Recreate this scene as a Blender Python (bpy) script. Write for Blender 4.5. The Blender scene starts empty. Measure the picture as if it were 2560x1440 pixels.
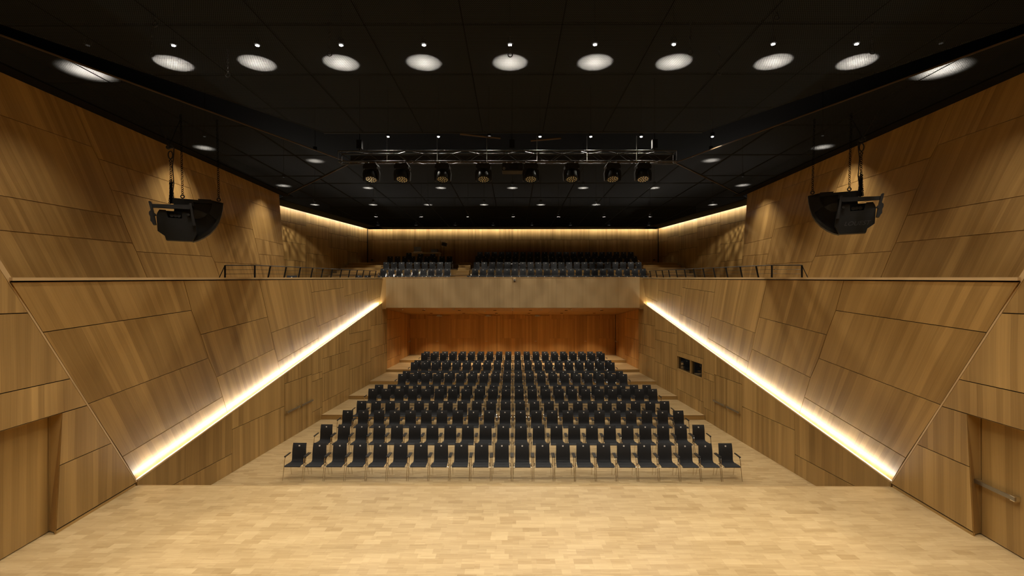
import bpy, math, random
from mathutils import Vector, Matrix
random.seed(7)
sc = bpy.context.scene
COL = sc.collection
V = Vector
# ------------------------------------------------------------------ camera, world, exposure
F, CX, CY, TH, CZ = 1209.0, 1276.3, 742.0, 0.0045, 5.42
cam_d = bpy.data.cameras.new('camera'); cam = bpy.data.objects.new('camera', cam_d); COL.objects.link(cam)
cam.location = (0, 0, CZ); cam.rotation_euler = (math.pi / 2, 0, TH)
cam_d.sensor_width = 36; cam_d.lens = 36 * F / 2560
cam_d.shift_x = (1280 - CX) / 2560; cam_d.shift_y = (CY - 720) / 2560
cam_d.clip_start = 0.05; cam_d.clip_end = 200
sc.camera = cam
w = bpy.data.worlds.new('world'); sc.world = w; w.use_nodes = True
w.node_tree.nodes['Background'].inputs[0].default_value = (0.02, 0.018, 0.015, 1)
w.node_tree.nodes['Background'].inputs[1].default_value = 0.0
sc.view_settings.view_transform = 'Standard'; sc.view_settings.look = 'None'
sc.view_settings.exposure = 0.2; sc.view_settings.gamma = 1.0
sc.view_settings.use_curve_mapping = False
sc.cycles.max_bounces = 10; sc.cycles.transparent_max_bounces = 16
sc.cycles.sample_clamp_indirect = 4.0
sc.cycles.caustics_reflective = False; sc.cycles.caustics_refractive = False
# light levels (W), all lamps are real fixtures of the hall
P_STAGE, P_WING, P_GAP, P_REAR, P_UNDER = 530, 1250, 460, 420, 330
E_COVE, E_TOP = 58.0, 52.0
LAMP = (1.0, 0.92, 0.79); WARM = (1.0, 0.80, 0.56); COVE = (1.0, 0.94, 0.82)

def ray(x, y):
    a, c = (x - CX) / F, (CY - y) / F
    return V((a * math.cos(TH) - math.sin(TH), a * math.sin(TH) + math.cos(TH), c))
CAMP = V((0, 0, CZ))
def atY(x, y, Y): d = ray(x, y); return CAMP + d * (Y / d.y)
def atZ(x, y, Z): d = ray(x, y); return CAMP + d * ((Z - CZ) / d.z)
def atP(x, y, p, n): d = ray(x, y); return CAMP + d * ((p - CAMP).dot(n) / d.dot(n))
def mir(p): return V((-p.x, p.y, p.z))

# ------------------------------------------------------------------ materials
def new_mat(name):
    m = bpy.data.materials.new(name); m.use_nodes = True
    nt = m.node_tree; b = nt.nodes['Principled BSDF']
    return m, nt, b
def plain(name, col, rough=0.5, metal=0.0, spec=0.5, noise=0.0):
    m, nt, b = new_mat(name)
    b.inputs['Roughness'].default_value = rough; b.inputs['Metallic'].default_value = metal
    b.inputs['Specular IOR Level'].default_value = spec
    tc = nt.nodes.new('ShaderNodeTexCoord'); nz = nt.nodes.new('ShaderNodeTexNoise')
    nz.inputs['Scale'].default_value = 14; nz.inputs['Detail'].default_value = 3
    nt.links.new(tc.outputs['Object'], nz.inputs['Vector'])
    mx = nt.nodes.new('ShaderNodeMix'); mx.data_type = 'RGBA'
    k = max(noise, 0.06)
    mx.inputs[6].default_value = (*[c * (1 - k) for c in col], 1); mx.inputs[7].default_value = (*[c * (1 + k) for c in col], 1)
    nt.links.new(nz.outputs['Fac'], mx.inputs[0]); nt.links.new(mx.outputs[2], b.inputs['Base Color'])
    return m
def emit(name, col, s):
    m = bpy.data.materials.new(name); m.use_nodes = True; nt = m.node_tree
    nt.nodes.remove(nt.nodes['Principled BSDF'])
    e = nt.nodes.new('ShaderNodeEmission'); e.inputs[0].default_value = (*col, 1); e.inputs[1].default_value = s
    nt.links.new(e.outputs[0], nt.nodes['Material Output'].inputs[0]); return m
class N:
    """tiny node helper"""
    def __init__(s, nt): s.nt = nt
    def m(s, op, a, b=0.0, c=None):
        n = s.nt.nodes.new('ShaderNodeMath'); n.operation = op
        for i, v in enumerate((a, b) if c is None else (a, b, c)):
            if isinstance(v, (int, float)): n.inputs[i].default_value = v
            else: s.nt.links.new(v, n.inputs[i])
        return n.outputs[0]
    def comb(s, x, y, z):
        n = s.nt.nodes.new('ShaderNodeCombineXYZ')
        for i, v in enumerate((x, y, z)):
            if isinstance(v, (int, float)): n.inputs[i].default_value = v
            else: s.nt.links.new(v, n.inputs[i])
        return n.outputs[0]
    def white(s, v):
        n = s.nt.nodes.new('ShaderNodeTexWhiteNoise'); n.noise_dimensions = '1D'; s.nt.links.new(v, n.inputs['W']); return n.outputs['Value']
    def noise(s, vec, scale, detail=3):
        n = s.nt.nodes.new('ShaderNodeTexNoise'); n.inputs['Scale'].default_value = scale; n.inputs['Detail'].default_value = detail
        s.nt.links.new(vec, n.inputs['Vector']); return n.outputs['Fac']
    def mix(s, f, a, b):
        n = s.nt.nodes.new('ShaderNodeMix'); n.data_type = 'RGBA'; n.clamp_factor = True
        n.inputs[6].default_value = (*a, 1); n.inputs[7].default_value = (*b, 1); s.nt.links.new(f, n.inputs[0]); return n.outputs[2]
def veneer(name, dark, light, rough=0.42, strip=7.0, amt=0.55):
    m, nt, b = new_mat(name); h = N(nt)
    uv = nt.nodes.new('ShaderNodeUVMap'); sp = nt.nodes.new('ShaderNodeSeparateXYZ'); nt.links.new(uv.outputs[0], sp.inputs[0])
    oi = nt.nodes.new('ShaderNodeObjectInfo'); r = oi.outputs['Random']
    u, v = sp.outputs[0], sp.outputs[1]
    warp = h.m('MULTIPLY', h.noise(h.comb(u, h.m('MULTIPLY', v, .35), r), 1.3, 1), .12)
    uu = h.m('ADD', h.m('ADD', u, warp), h.m('MULTIPLY', r, 57.0))
    s1 = h.white(h.m('FLOOR', h.m('MULTIPLY', uu, strip)))
    s2 = h.white(h.m('FLOOR', h.m('MULTIPLY', uu, strip * .37)))
    fine = h.noise(h.comb(h.m('MULTIPLY', uu, 55.0), h.m('MULTIPLY', v, .7), h.m('MULTIPLY', r, 31.0)), 1.0, 4)
    med = h.noise(h.comb(h.m('MULTIPLY', uu, 9.0), h.m('MULTIPLY', v, .25), h.m('MULTIPLY', r, 11.0)), 1.0, 3)
    t = h.m('ADD', .5, h.m('MULTIPLY', h.m('SUBTRACT', s1, .5), amt))
    t = h.m('ADD', t, h.m('MULTIPLY', h.m('SUBTRACT', s2, .5), amt * .6))
    t = h.m('ADD', t, h.m('MULTIPLY', h.m('SUBTRACT', fine, .5), .5))
    t = h.m('ADD', t, h.m('MULTIPLY', h.m('SUBTRACT', med, .5), .5))
    t = h.m('ADD', t, h.m('MULTIPLY', h.m('SUBTRACT', r, .5), .22))
    c = h.mix(t, dark, light); nt.links.new(c, b.inputs['Base Color'])
    b.inputs['Roughness'].default_value = rough; b.inputs['Specular IOR Level'].default_value = .35
    return m
M = {}
M['wood'] = veneer('oak_veneer', (.205, .117, .034), (.435, .266, .090), amt=.48)
M['wood_up'] = veneer('oak_veneer_upper', (.215, .117, .035), (.45, .27, .092), strip=8.0, amt=.46)
M['wood_warm_lit'] = veneer('oak_veneer_warm_lit', (.29, .138, .036), (.52, .265, .075), amt=.5)  # same oak made redder and lighter; warm bounce light put into its colour
M['wood_front'] = veneer('oak_veneer_balcony_front', (.29, .195, .09), (.40, .28, .14), strip=9.0, amt=.3)
M['edge'] = veneer('oak_edge_banding', (.42, .28, .13), (.55, .38, .19))
M['seam'] = plain('dark_joint', (.012, .008, .004), .9)
M['black'] = plain('black_metal', (.012, .012, .012), .45, 0, .4)
M['matte'] = plain('matte_black', (.006, .006, .006), .9, 0, .1)
M['chrome'] = plain('chrome', (.80, .79, .76), .16, 1.0)
M['steel'] = plain('brushed_steel', (.42, .40, .36), .35, 1.0)
M['fabric'] = plain('black_upholstery', (.013, .0135, .015), .65, 0, .35, .25)
M['pad'] = plain('black_armrest_plastic', (.010, .010, .010), .4)
M['white'] = plain('white_reflector', (.75, .74, .71), .7)
M['plate'] = plain('white_number_plate', (.62, .58, .52), .45)
M['cab'] = plain('black_speaker_lacquer', (.007, .0068, .006), .5, 0, .3, .3)
M['cab2'] = plain('horn_interior', (.011, .011, .011), .5, 0, .35, .3)
M['truss'] = plain('dark_aluminium', (.022, .020, .016), .55, .2, .3)
M['bulb'] = emit('lamp_glow', (1.0, .95, .86), 45)
M['bulb_dim'] = emit('recessed_lamp_glow', (1.0, .93, .82), .05)
M['lens_on'] = plain('faceted_lens', (.92, .88, .66), .2, 1.0)
M['bronze'] = plain('bronze_edging', (.075, .045, .02), .6)
M['glass'] = None
M['cove'] = emit('cove_glow', COVE, E_COVE)
M['cove_top'] = emit('ceiling_cove_glow', (1.0, .95, .87), E_TOP)
M['grey'] = plain('charcoal_lacquer', (.03, .03, .03), .5)
M['lid'] = plain('grey_plastic', (.09, .09, .09), .4)
M['table'] = plain('pale_table_laminate', (.55, .45, .30), .5)
g, nt, b = new_mat('dark_glass'); b.inputs['Base Color'].default_value = (.01, .01, .01, 1); b.inputs['Roughness'].default_value = .03
b.inputs['Transmission Weight'].default_value = .6; b.inputs['IOR'].default_value = 1.6; M['glass'] = g

def floor_mat(name, dark, light, bw, bh, rough):
    m, nt, b = new_mat(name); h = N(nt)
    geo = nt.nodes.new('ShaderNodeNewGeometry'); sp = nt.nodes.new('ShaderNodeSeparateXYZ'); nt.links.new(geo.outputs['Position'], sp.inputs[0])
    row = h.m('FLOOR', h.m('DIVIDE', sp.outputs[1], bh))
    off = h.m('MULTIPLY', h.white(row), 7.0)
    colm = h.m('FLOOR', h.m('ADD', h.m('DIVIDE', sp.outputs[0], bw), off))
    tone = h.white(h.m('ADD', h.m('MULTIPLY', row, 131.7), colm))
    fine = h.noise(h.comb(h.m('MULTIPLY', sp.outputs[0], 2.5), h.m('MULTIPLY', sp.outputs[1], 60.0), colm), 1.0, 4)
    t = h.m('ADD', h.m('MULTIPLY', h.m('SUBTRACT', fine, .5), .7), h.m('ADD', .5, h.m('MULTIPLY', h.m('SUBTRACT', tone, .5), .6)))
    nt.links.new(h.mix(t, dark, light), b.inputs['Base Color']); b.inputs['Roughness'].default_value = rough
    b.inputs['Specular IOR Level'].default_value = .35
    return m
FD, FL = (.325, .212, .090), (.53, .388, .200)
M['floor'] = floor_mat('oak_parquet_hall', FD, FL, .42, .075, .38)
def block_mat():
    m, nt, b = new_mat('oak_parquet_stage'); h = N(nt)
    at = nt.nodes.new('ShaderNodeVertexColor'); at.layer_name = 'tone'
    sep = nt.nodes.new('ShaderNodeSeparateColor'); nt.links.new(at.outputs[0], sep.inputs[0])
    geo = nt.nodes.new('ShaderNodeNewGeometry'); sp = nt.nodes.new('ShaderNodeSeparateXYZ'); nt.links.new(geo.outputs['Position'], sp.inputs[0])
    fine = h.noise(h.comb(h.m('MULTIPLY', sp.outputs[0], 3.0), h.m('MULTIPLY', sp.outputs[1], 70.0), h.m('MULTIPLY', sep.outputs[0], 40.0)), 1.0, 4)
    strip = h.white(h.m('ADD', h.m('FLOOR', h.m('DIVIDE', sp.outputs[1], .0517)), h.m('MULTIPLY', h.m('FLOOR', h.m('MULTIPLY', sp.outputs[0], 3.2)), 17.3)))
    t = h.m('ADD', h.m('MULTIPLY', h.m('SUBTRACT', fine, .5), 1.0), h.m('ADD', .5, h.m('MULTIPLY', h.m('SUBTRACT', sep.outputs[0], .5), .65)))
    t = h.m('ADD', t, h.m('MULTIPLY', h.m('SUBTRACT', strip, .5), .25))
    nt.links.new(h.mix(t, FD, FL), b.inputs['Base Color']); b.inputs['Roughness'].default_value = .36; b.inputs['Specular IOR Level'].default_value = .35
    return m
M['block'] = block_mat()
def mesh_mat(name, tv):
    """expanded metal: staggered openings are clear, the strands are black"""
    m = bpy.data.materials.new(name); m.use_nodes = True; nt = m.node_tree; h = N(nt)
    nt.nodes.remove(nt.nodes['Principled BSDF'])
    geo = nt.nodes.new('ShaderNodeNewGeometry'); sp = nt.nodes.new('ShaderNodeSeparateXYZ'); nt.links.new(geo.outputs['Position'], sp.inputs[0])
    y = h.m('DIVIDE', sp.outputs[1], .030); row = h.m('FLOOR', y)
    x = h.m('ADD', h.m('DIVIDE', sp.outputs[0], .040), h.m('MULTIPLY', h.m('FLOORED_MODULO', row, 2.0), .5))
    fx = h.m('SUBTRACT', h.m('FRACT', x), .5); fy = h.m('SUBTRACT', h.m('FRACT', y), .5)
    d = h.m('ADD', h.m('POWER', h.m('DIVIDE', h.m('ABSOLUTE', fx), .42), 2.0), h.m('POWER', h.m('DIVIDE', h.m('ABSOLUTE', fy), .36), 2.0))
    hole = h.m('LESS_THAN', d, 1.0)
    tr = nt.nodes.new('ShaderNodeBsdfTransparent')
    df = nt.nodes.new('ShaderNodeBsdfDiffuse'); df.inputs[0].default_value = (.028, .030, .032, 1)
    tl = nt.nodes.new('ShaderNodeBsdfTranslucent'); tl.inputs[0].default_value = (tv, tv, tv, 1)
    ad = nt.nodes.new('ShaderNodeAddShader'); nt.links.new(df.outputs[0], ad.inputs[0]); nt.links.new(tl.outputs[0], ad.inputs[1])
    mx = nt.nodes.new('ShaderNodeMixShader'); nt.links.new(hole, mx.inputs[0]); nt.links.new(ad.outputs[0], mx.inputs[1]); nt.links.new(tr.outputs[0], mx.inputs[2])
    nt.links.new(mx.outputs[0], nt.nodes['Material Output'].inputs[0]); return m
M['mesh'] = mesh_mat('expanded_metal', .019); M['mesh_dim'] = mesh_mat('expanded_metal_dimmed', .0032)  # second is the same mesh, less translucent so lamp pools look dimmer

# ------------------------------------------------------------------ mesh helpers
def link(o, parent=None):
    COL.objects.link(o)
    if parent is not None: o.parent = parent
    return o
def mesh_obj(name, vs, fs, mat, parent=None, smooth=False, uv=None):
    me = bpy.data.meshes.new(name); me.from_pydata([tuple(v) for v in vs], [], fs); me.materials.append(mat)
    if uv is not None:
        l = me.uv_layers.new(name='UVMap')
        for lp in me.loops: l.data[lp.index].uv = uv[lp.vertex_index]
    if smooth: me.polygons.foreach_set('use_smooth', [True] * len(me.polygons))
    me.update(); return link(bpy.data.objects.new(name, me), parent)
class MB:
    def __init__(s): s.v, s.f = [], []
    def add(s, vs, fs):
        o = len(s.v); s.v += [V(v) for v in vs]; s.f += [[i + o for i in f] for f in fs]; return s
    def box(s, c, d, rot=None):
        x, y, z = (k / 2 for k in d); vs = [V((a * x, b_ * y, c_ * z)) for a in (-1, 1) for b_ in (-1, 1) for c_ in (-1, 1)]
        if rot is not None: vs = [rot @ v for v in vs]
        return s.add([v + V(c) for v in vs], [[0, 1, 3, 2], [4, 6, 7, 5], [0, 4, 5, 1], [2, 3, 7, 6], [0, 2, 6, 4], [1, 5, 7, 3]])
    def tube(s, pts, r, n=6, closed=False, caps=True):
        pts = [V(p) for p in pts]; k = len(pts); rs = r if isinstance(r, (list, tuple)) else [r] * k
        up = None; rings = []
        for i in range(k):
            if closed: t = pts[(i + 1) % k] - pts[i - 1]
            else: t = pts[min(i + 1, k - 1)] - pts[max(i - 1, 0)]
            t.normalize()
            if up is None: up = t.orthogonal().normalized()
            up = (up - t * up.dot(t))
            up = up.normalized() if up.length > 1e-5 else t.orthogonal().normalized()
            si = t.cross(up)
            rings.append([pts[i] + (up * math.cos(2 * math.pi * j / n) + si * math.sin(2 * math.pi * j / n)) * rs[i] for j in range(n)])
        fs = []
        for i in range(k if closed else k - 1):
            a, b_ = i * n, ((i + 1) % k) * n
            fs += [[a + j, a + (j + 1) % n, b_ + (j + 1) % n, b_ + j] for j in range(n)]
        if not closed and caps: fs += [list(range(n))[::-1], list(range((k - 1) * n, k * n))]
        return s.add([p for rg in rings for p in rg], fs)
    def prism(s, poly, axis, a, b_):
        """poly: 2-D outline; axis 'y': (x,z) extruded from y=a to y=b_, 'x': (y,z), 'z': (x,y)"""
        mk = {'y': lambda p, t: V((p[0], t, p[1])), 'x': lambda p, t: V((t, p[0], p[1])), 'z': lambda p, t: V((p[0], p[1], t))}[axis]
        n = len(poly)
        return s.add([mk(p, a) for p in poly] + [mk(p, b_) for p in poly],
                     [list(range(n)), list(range(n, 2 * n))[::-1]] + [[i, i + n, (i + 1) % n + n, (i + 1) % n] for i in range(n)])
    def disc(s, c, r, h, n=16, rot=None):
        pr = MB().prism([(r * math.cos(2 * math.pi * i / n), r * math.sin(2 * math.pi * i / n)) for i in range(n)], 'z', -h / 2, h / 2)
        return s.add([(rot @ v if rot is not None else v) + V(c) for v in pr.v], pr.f)
    def build(s, name, mat, parent=None, smooth=False, kind=None):
        import bmesh
        o = mesh_obj(name, s.v, s.f, mat, parent)
        bm = bmesh.new(); bm.from_mesh(o.data); bmesh.ops.recalc_face_normals(bm, faces=bm.faces); bm.to_mesh(o.data); bm.free()
        if smooth:
            o.data.polygons.foreach_set('use_smooth', [True] * len(o.data.polygons))
            o.data.set_sharp_from_angle(angle=math.radians(40))
        if kind: o['kind'] = kind
        return o
def tag(o, label, cat, group=None):
    o['label'] = label; o['category'] = cat
    if group: o['group'] = group
    return o
def empty(name, loc, label=None, cat=None, group=None, rz=0.0):
    o = bpy.data.objects.new(name, None); o.empty_display_size = .1; link(o); o.location = loc; o.rotation_euler = (0, 0, rz)
    if label: tag(o, label, cat, group)
    return o
def copy_tree(root):
    c = root.copy(); COL.objects.link(c)
    for ch in root.children:
        d = ch.copy(); COL.objects.link(d); d.parent = c
        for g_ in ch.children:
            e = g_.copy(); COL.objects.link(e); e.parent = d
    return c
def struct(o): o['kind'] = 'structure'; return o
def clip(poly, p, n):
    """keep the part of a 2-D polygon where (q-p).n >= 0"""
    out = []
    for i in range(len(poly)):
        a, b_ = poly[i], poly[(i + 1) % len(poly)]
        da = (a[0] - p[0]) * n[0] + (a[1] - p[1]) * n[1]; db = (b_[0] - p[0]) * n[0] + (b_[1] - p[1]) * n[1]
        if da >= 0: out.append(a)
        if (da >= 0) != (db >= 0):
            t = da / (da - db); out.append((a[0] + (b_[0] - a[0]) * t, a[1] + (b_[1] - a[1]) * t))
    return out
def panel(pts, n, grain, mat, parent, name='panel', th=.022, gap=.0085, out=0.0):
    """one veneered board: an inset outline on the wall plane, TH thick, grain along GRAIN"""
    n = V(n).normalized(); v = V(grain); v = (v - n * v.dot(n)).normalized(); u = v.cross(n).normalized()
    p0 = V(pts[0]); q = [((V(p) - p0).dot(u), (V(p) - p0).dot(v)) for p in pts]
    cl = []
    for a in q:
        if not cl or (abs(a[0] - cl[-1][0]) + abs(a[1] - cl[-1][1])) > .01: cl.append(a)
    if len(cl) > 2 and (abs(cl[0][0] - cl[-1][0]) + abs(cl[0][1] - cl[-1][1])) < .01: cl.pop()
    q = cl
    if len(q) < 3: return None
    ar = sum(q[i][0] * q[(i + 1) % len(q)][1] - q[(i + 1) % len(q)][0] * q[i][1] for i in range(len(q))) / 2
    if abs(ar) < .004: return None
    if ar < 0: q = q[::-1]
    k = len(q); ins = []
    for i in range(k):
        a, b_, c = V(q[i - 1]), V(q[i]), V(q[(i + 1) % k])
        d1 = (b_ - a).normalized(); d2 = (c - b_).normalized()
        n1 = V((-d1.y, d1.x)); n2 = V((-d2.y, d2.x)); s = n1 + n2
        den = 1 + n1.dot(n2)
        ins.append(b_ + s * (gap / max(den, .25)))
    # u x v = n when u = v x n
    to3 = lambda a, h: p0 + u * a.x + v * a.y + n * h
    ch = .003
    vs = [to3(a, out) for a in ins] + [to3(a, out - th) for a in ins]
    fs = [list(range(k)), list(range(k, 2 * k))[::-1]] + [[i, i + k, (i + 1) % k + k, (i + 1) % k] for i in range(k)]
    uv = [(a.x + p0.x, a.y + p0.z) for a in ins] * 2
    return mesh_obj(name, vs, fs, mat, parent, uv=uv)
def slab(name, pts, n, a, b_, mat, parent=None):
    """a plain sheet between offsets A and B along the normal"""
    n = V(n).normalized(); k = len(pts)
    m = MB().add([V(p) + n * a for p in pts] + [V(p) + n * b_ for p in pts],
                 [list(range(k)), list(range(k, 2 * k))[::-1]] + [[i, i + k, (i + 1) % k + k, (i + 1) % k] for i in range(k)])
    return m.build(name, mat, parent)
def spot(loc, power, col=LAMP, ang=94, blend=.18, rad=.03, aim=None):
    l = bpy.data.lights.new('spot', 'SPOT'); l.energy = power; l.color = col; l.spot_size = math.radians(ang); l.spot_blend = blend; l.shadow_soft_size = rad
    o = bpy.data.objects.new('spot', l); COL.objects.link(o); o.location = loc
    if aim is not None: o.rotation_euler = (V(aim) - V(loc)).to_track_quat('-Z', 'Y').to_euler()
    return o

# ------------------------------------------------------------------ key planes (side without the window; the other side is mirrored)
ZS = 1.02                      # stage floor height
ZC = 10.85                     # mesh ceiling height
KS = .132
cor = atZ(343.5, 1213, ZS)     # where stage wall, side wall and stage edge meet
back = atZ(1025, 887, .911)    # foot of the rear wall
n_st = V((1, KS, 0)).normalized(); p_st = cor
dl = (back - cor); dl.z = 0; dl.normalize(); n_lo = V((dl.y, -dl.x, 0)); p_lo = cor.copy()
Ylo = lambda Y: cor.x + dl.x / dl.y * (Y - cor.y)
YB = 30.3                      # balcony front
pA = atP(27, 705, p_st, n_st) + V((.03, 0, 0))
pB = atP(345, 1203, p_lo - n_lo * .22, n_lo)
pC = atY(957, 697, YB)
n_ti = (pC - pA).cross(pB - pA).normalized()
if n_ti.x < 0: n_ti = -n_ti
pt_ti = lambda x, y: atP(x, y, pA, n_ti)
u0, u1 = atZ(0, 171, ZC), atZ(700, 487, ZC)
XU = (u0.x + u1.x) / 2; n_up = V((1, 0, 0)); p_up = V((XU, 0, 0))
pt_up = lambda x, y: atP(x, y, p_up, n_up)
pt_st = lambda x, y: atP(x, y, p_st, n_st)
pt_lo = lambda x, y: atP(x, y, p_lo, n_lo)
H = [0, .196, .370, .550, .731, .911]                      # platform tops
PY = [None, 21.36, 24.64, 27.89, 31.24, 34.47]             # platform fronts
YR = back.y
cove0, cove1 = pt_lo(345, 1203), pt_lo(955, 759)
ztop = lambda Y: (cove0.z + (cove1.z - cove0.z) * (Y - cove0.y) / (cove1.y - cove0.y)) if Y < YB else (4.73 - .69 * (Y - YB) / (YR - YB))
SIDE = {1: 'left', -1: 'right'}
NEAR = {1: 'on the side without a window', -1: 'on the side of the control room window'}
UP = V((0, 0, 1))
trim_no = [0]
def trim(mb, mat, parent=None):
    trim_no[0] += 1
    return struct(mb.build('trim_%d' % trim_no[0], mat, parent))

def lower_pt(Y, z): return V((Ylo(Y), Y, z))
door_no = [0]
def build_side(m):
    sd = SIDE[m]
    X = (lambda p: V(p)) if m == 1 else mir
    nm = lambda n: V((n.x * m, n.y, n.z))
    # ---- stage side wall
    rows = [pt_st(342, 1206).z, pt_st(148, 1164.6).z, pt_st(156, 1032).z, pt_st(175, 947).z, pt_st(68, 782.5).z, 6.9]
    e0, e1 = pt_st(341, 1206), pt_st(21, 705)
    r0, r1 = pt_st(155.6, 1032.7), pt_st(140.6, 1329)          # slanted edge of the door recess
    S = lambda Y, z: V((cor.x - KS * (Y - cor.y), Y, z))
    base = struct(slab('wall_%s_stage' % sd, [X(S(r0.y + .16, ZS)), X(S(e0.y, ZS)), X(e0), X(S(e1.y, e1.z)), X(S(e1.y - .9, 6.9)), X(S(0, 6.9)), X(S(0, rows[2])), X(S(r0.y + .16, rows[2]))], nm(n_st), -.023, -.16, M['seam']))
    dz, dy = e1.z - e0.z, e1.y - e0.y; en = (-(dz), dy)          # keep the side nearer the camera
    if en[0] > 0: en = (dz, -dy)
    for i in range(5):
        q = [(0, rows[i]), (12, rows[i]), (12, rows[i + 1]), (0, rows[i + 1])]
        q = clip(q, (e0.y, e0.z), en)
        if i < 2:
            ry, rz = r1.y - r0.y, r1.z - r0.z; rn = (-rz, ry)
            if rn[0] < 0: rn = (rz, -ry)
            q = clip(q, (r0.y, r0.z), rn)
            cols = [q]
        else:
            cols = []
            for a, b_ in ((0, 4.6), (4.6, 12)):
                c = clip(clip(q, (a, 0), (1, 0)), (b_, 0), (-1, 0))
                if len(c) > 2: cols.append(c)
        for c in cols:
            panel([X(S(a, z)) for a, z in c], nm(n_st), UP, M['wood'], base)
    # plinth and recess reveal
    bb = MB(); a, b_ = S(r1.y, ZS), S(e0.y - .02, ZS)
    dn = n_st * .03
    bb.add([X(p) for p in (a - dn, b_ - dn, b_ - dn * .3, a - dn * .3, a - dn + UP * (rows[0] - ZS - .02), b_ - dn + UP * (rows[0] - ZS - .02), b_ - dn * .3 + UP * (rows[0] - ZS - .02), a - dn * .3 + UP * (rows[0] - ZS - .02))],
           [[0, 1, 2, 3], [4, 7, 6, 5], [0, 4, 5, 1], [1, 5, 6, 2], [2, 6, 7, 3], [3, 7, 4, 0]])
    o = struct(bb.build('baseboard_%s_stage' % sd, M['wood']))
    rec = .24
    f0, f1 = r0, S(r1.y, ZS + .02)
    bk0, bk1 = r0 - n_st * rec + V((0, .0, 0)), V((r0.x, r0.y, f1.z)) - n_st * rec
    mb = MB().add([X(f0), X(f1), X(bk1), X(bk0)], [[0, 1, 2, 3]])
    mb.add([X(f0), X(bk0), X(S(0, rows[2]) - n_st * rec), X(S(0, rows[2]))], [[0, 1, 2, 3]])
    trim(mb, M['wood'])
    door_no[0] += 1
    pd = p_st - n_st * .20
    D = lambda Y, z: S(Y, z) - n_st * .20
    yd = atP(123, 1341, pd, n_st).y
    dr = struct(slab('door_%d' % door_no[0], [X(D(yd - 2.9, ZS + .005)), X(D(yd + .25, ZS + .005)), X(D(yd + .25, rows[2] + .02)), X(D(yd - 2.9, rows[2] + .02))], nm(n_st), -.03, -.10, M['seam']))
    panel([X(D(yd + .005, ZS + .01)), X(D(r0.y + .03, ZS + .01)), X(D(r0.y + .03, rows[2])), X(D(yd + .005, rows[2]))], nm(n_st), UP, M['wood'], dr, 'jamb')
    for ya, yb in ((yd - 1.42, yd), (yd - 2.86, yd - 1.42)):
        panel([X(D(ya, ZS + .01)), X(D(yb, ZS + .01)), X(D(yb, rows[2])), X(D(ya, rows[2]))], nm(n_st), UP, M['wood'], dr, 'door_leaf', th=.04)
    if m == -1:
        q = [atP(x_, 1220, mir(pd), nm(n_st)) for x_ in (2446, 2553)]; bar(dr, V((q[0].x, q[0].y, 2.0)), V((q[1].x, q[1].y, 2.0)), nm(n_st))
    # ---- lower side wall
    topline = ((cove0.y, cove0.z), (cove1.y, cove1.z))
    pts = [(cor.y, -.05), (YR, -.05), (YR, ztop(YR)), (YB, ztop(YB)), (YB - .01, cove1.z), (cove0.y, cove0.z)]
    win = None
    if m == -1:
        n_r = nm(n_lo); p_r = mir(p_lo)
        wp = [atP(x, y, p_r, n_r) for x, y in ((1693, 889), (1756, 908), (1756, 945), (1693, 925))]
        wy0, wy1 = wp[1].y, wp[0].y
        wz0, wz1 = (wp[2].z + wp[3].z) / 2, (wp[0].z + wp[1].z) / 2
        win = (wy0, wy1, wz0, wz1)
    base = empty('wall_%s_lower' % sd, (0, 0, 0)); struct(base)
    def back_sheet(poly):
        slab('backing', [X(lower_pt(a, z)) for a, z in poly], nm(n_lo), -.023, -.029, M['seam'], base)
    pre = [(cor.y, -.05), (cove1.y, -.05), (cove1.y, cove1.z), (cove0.y, cove0.z)]
    if win:
        wy0, wy1, wz0, wz1 = win
        back_sheet(clip(pre, (wy0, 0), (-1, 0)))
        c = clip(clip(pre, (wy0, 0), (1, 0)), (wy1, 0), (-1, 0))
        back_sheet(clip(c, (0, wz0), (0, -1))); back_sheet(clip(c, (0, wz1), (0, 1)))
        back_sheet(clip(pre, (wy1, 0), (1, 0)))
    else: back_sheet(pre)
    back_sheet([(YB, -.05), (YR, -.05), (YR, ztop(YR)), (YB, ztop(YB))])
    px = [345, 580, 711, 780, 806, 873, 927, 968, 1002, 1014, 1025]
    seams = [[], [1074], [960], [938, 955, 1031], [897, 935, 1005], [835, 862.5, 925], [815, 871.7, 896], [800, 850.8, 901], [], []]
    ys = [pt_lo(x, 900).y for x in px]; ys[0] = cor.y
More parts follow.
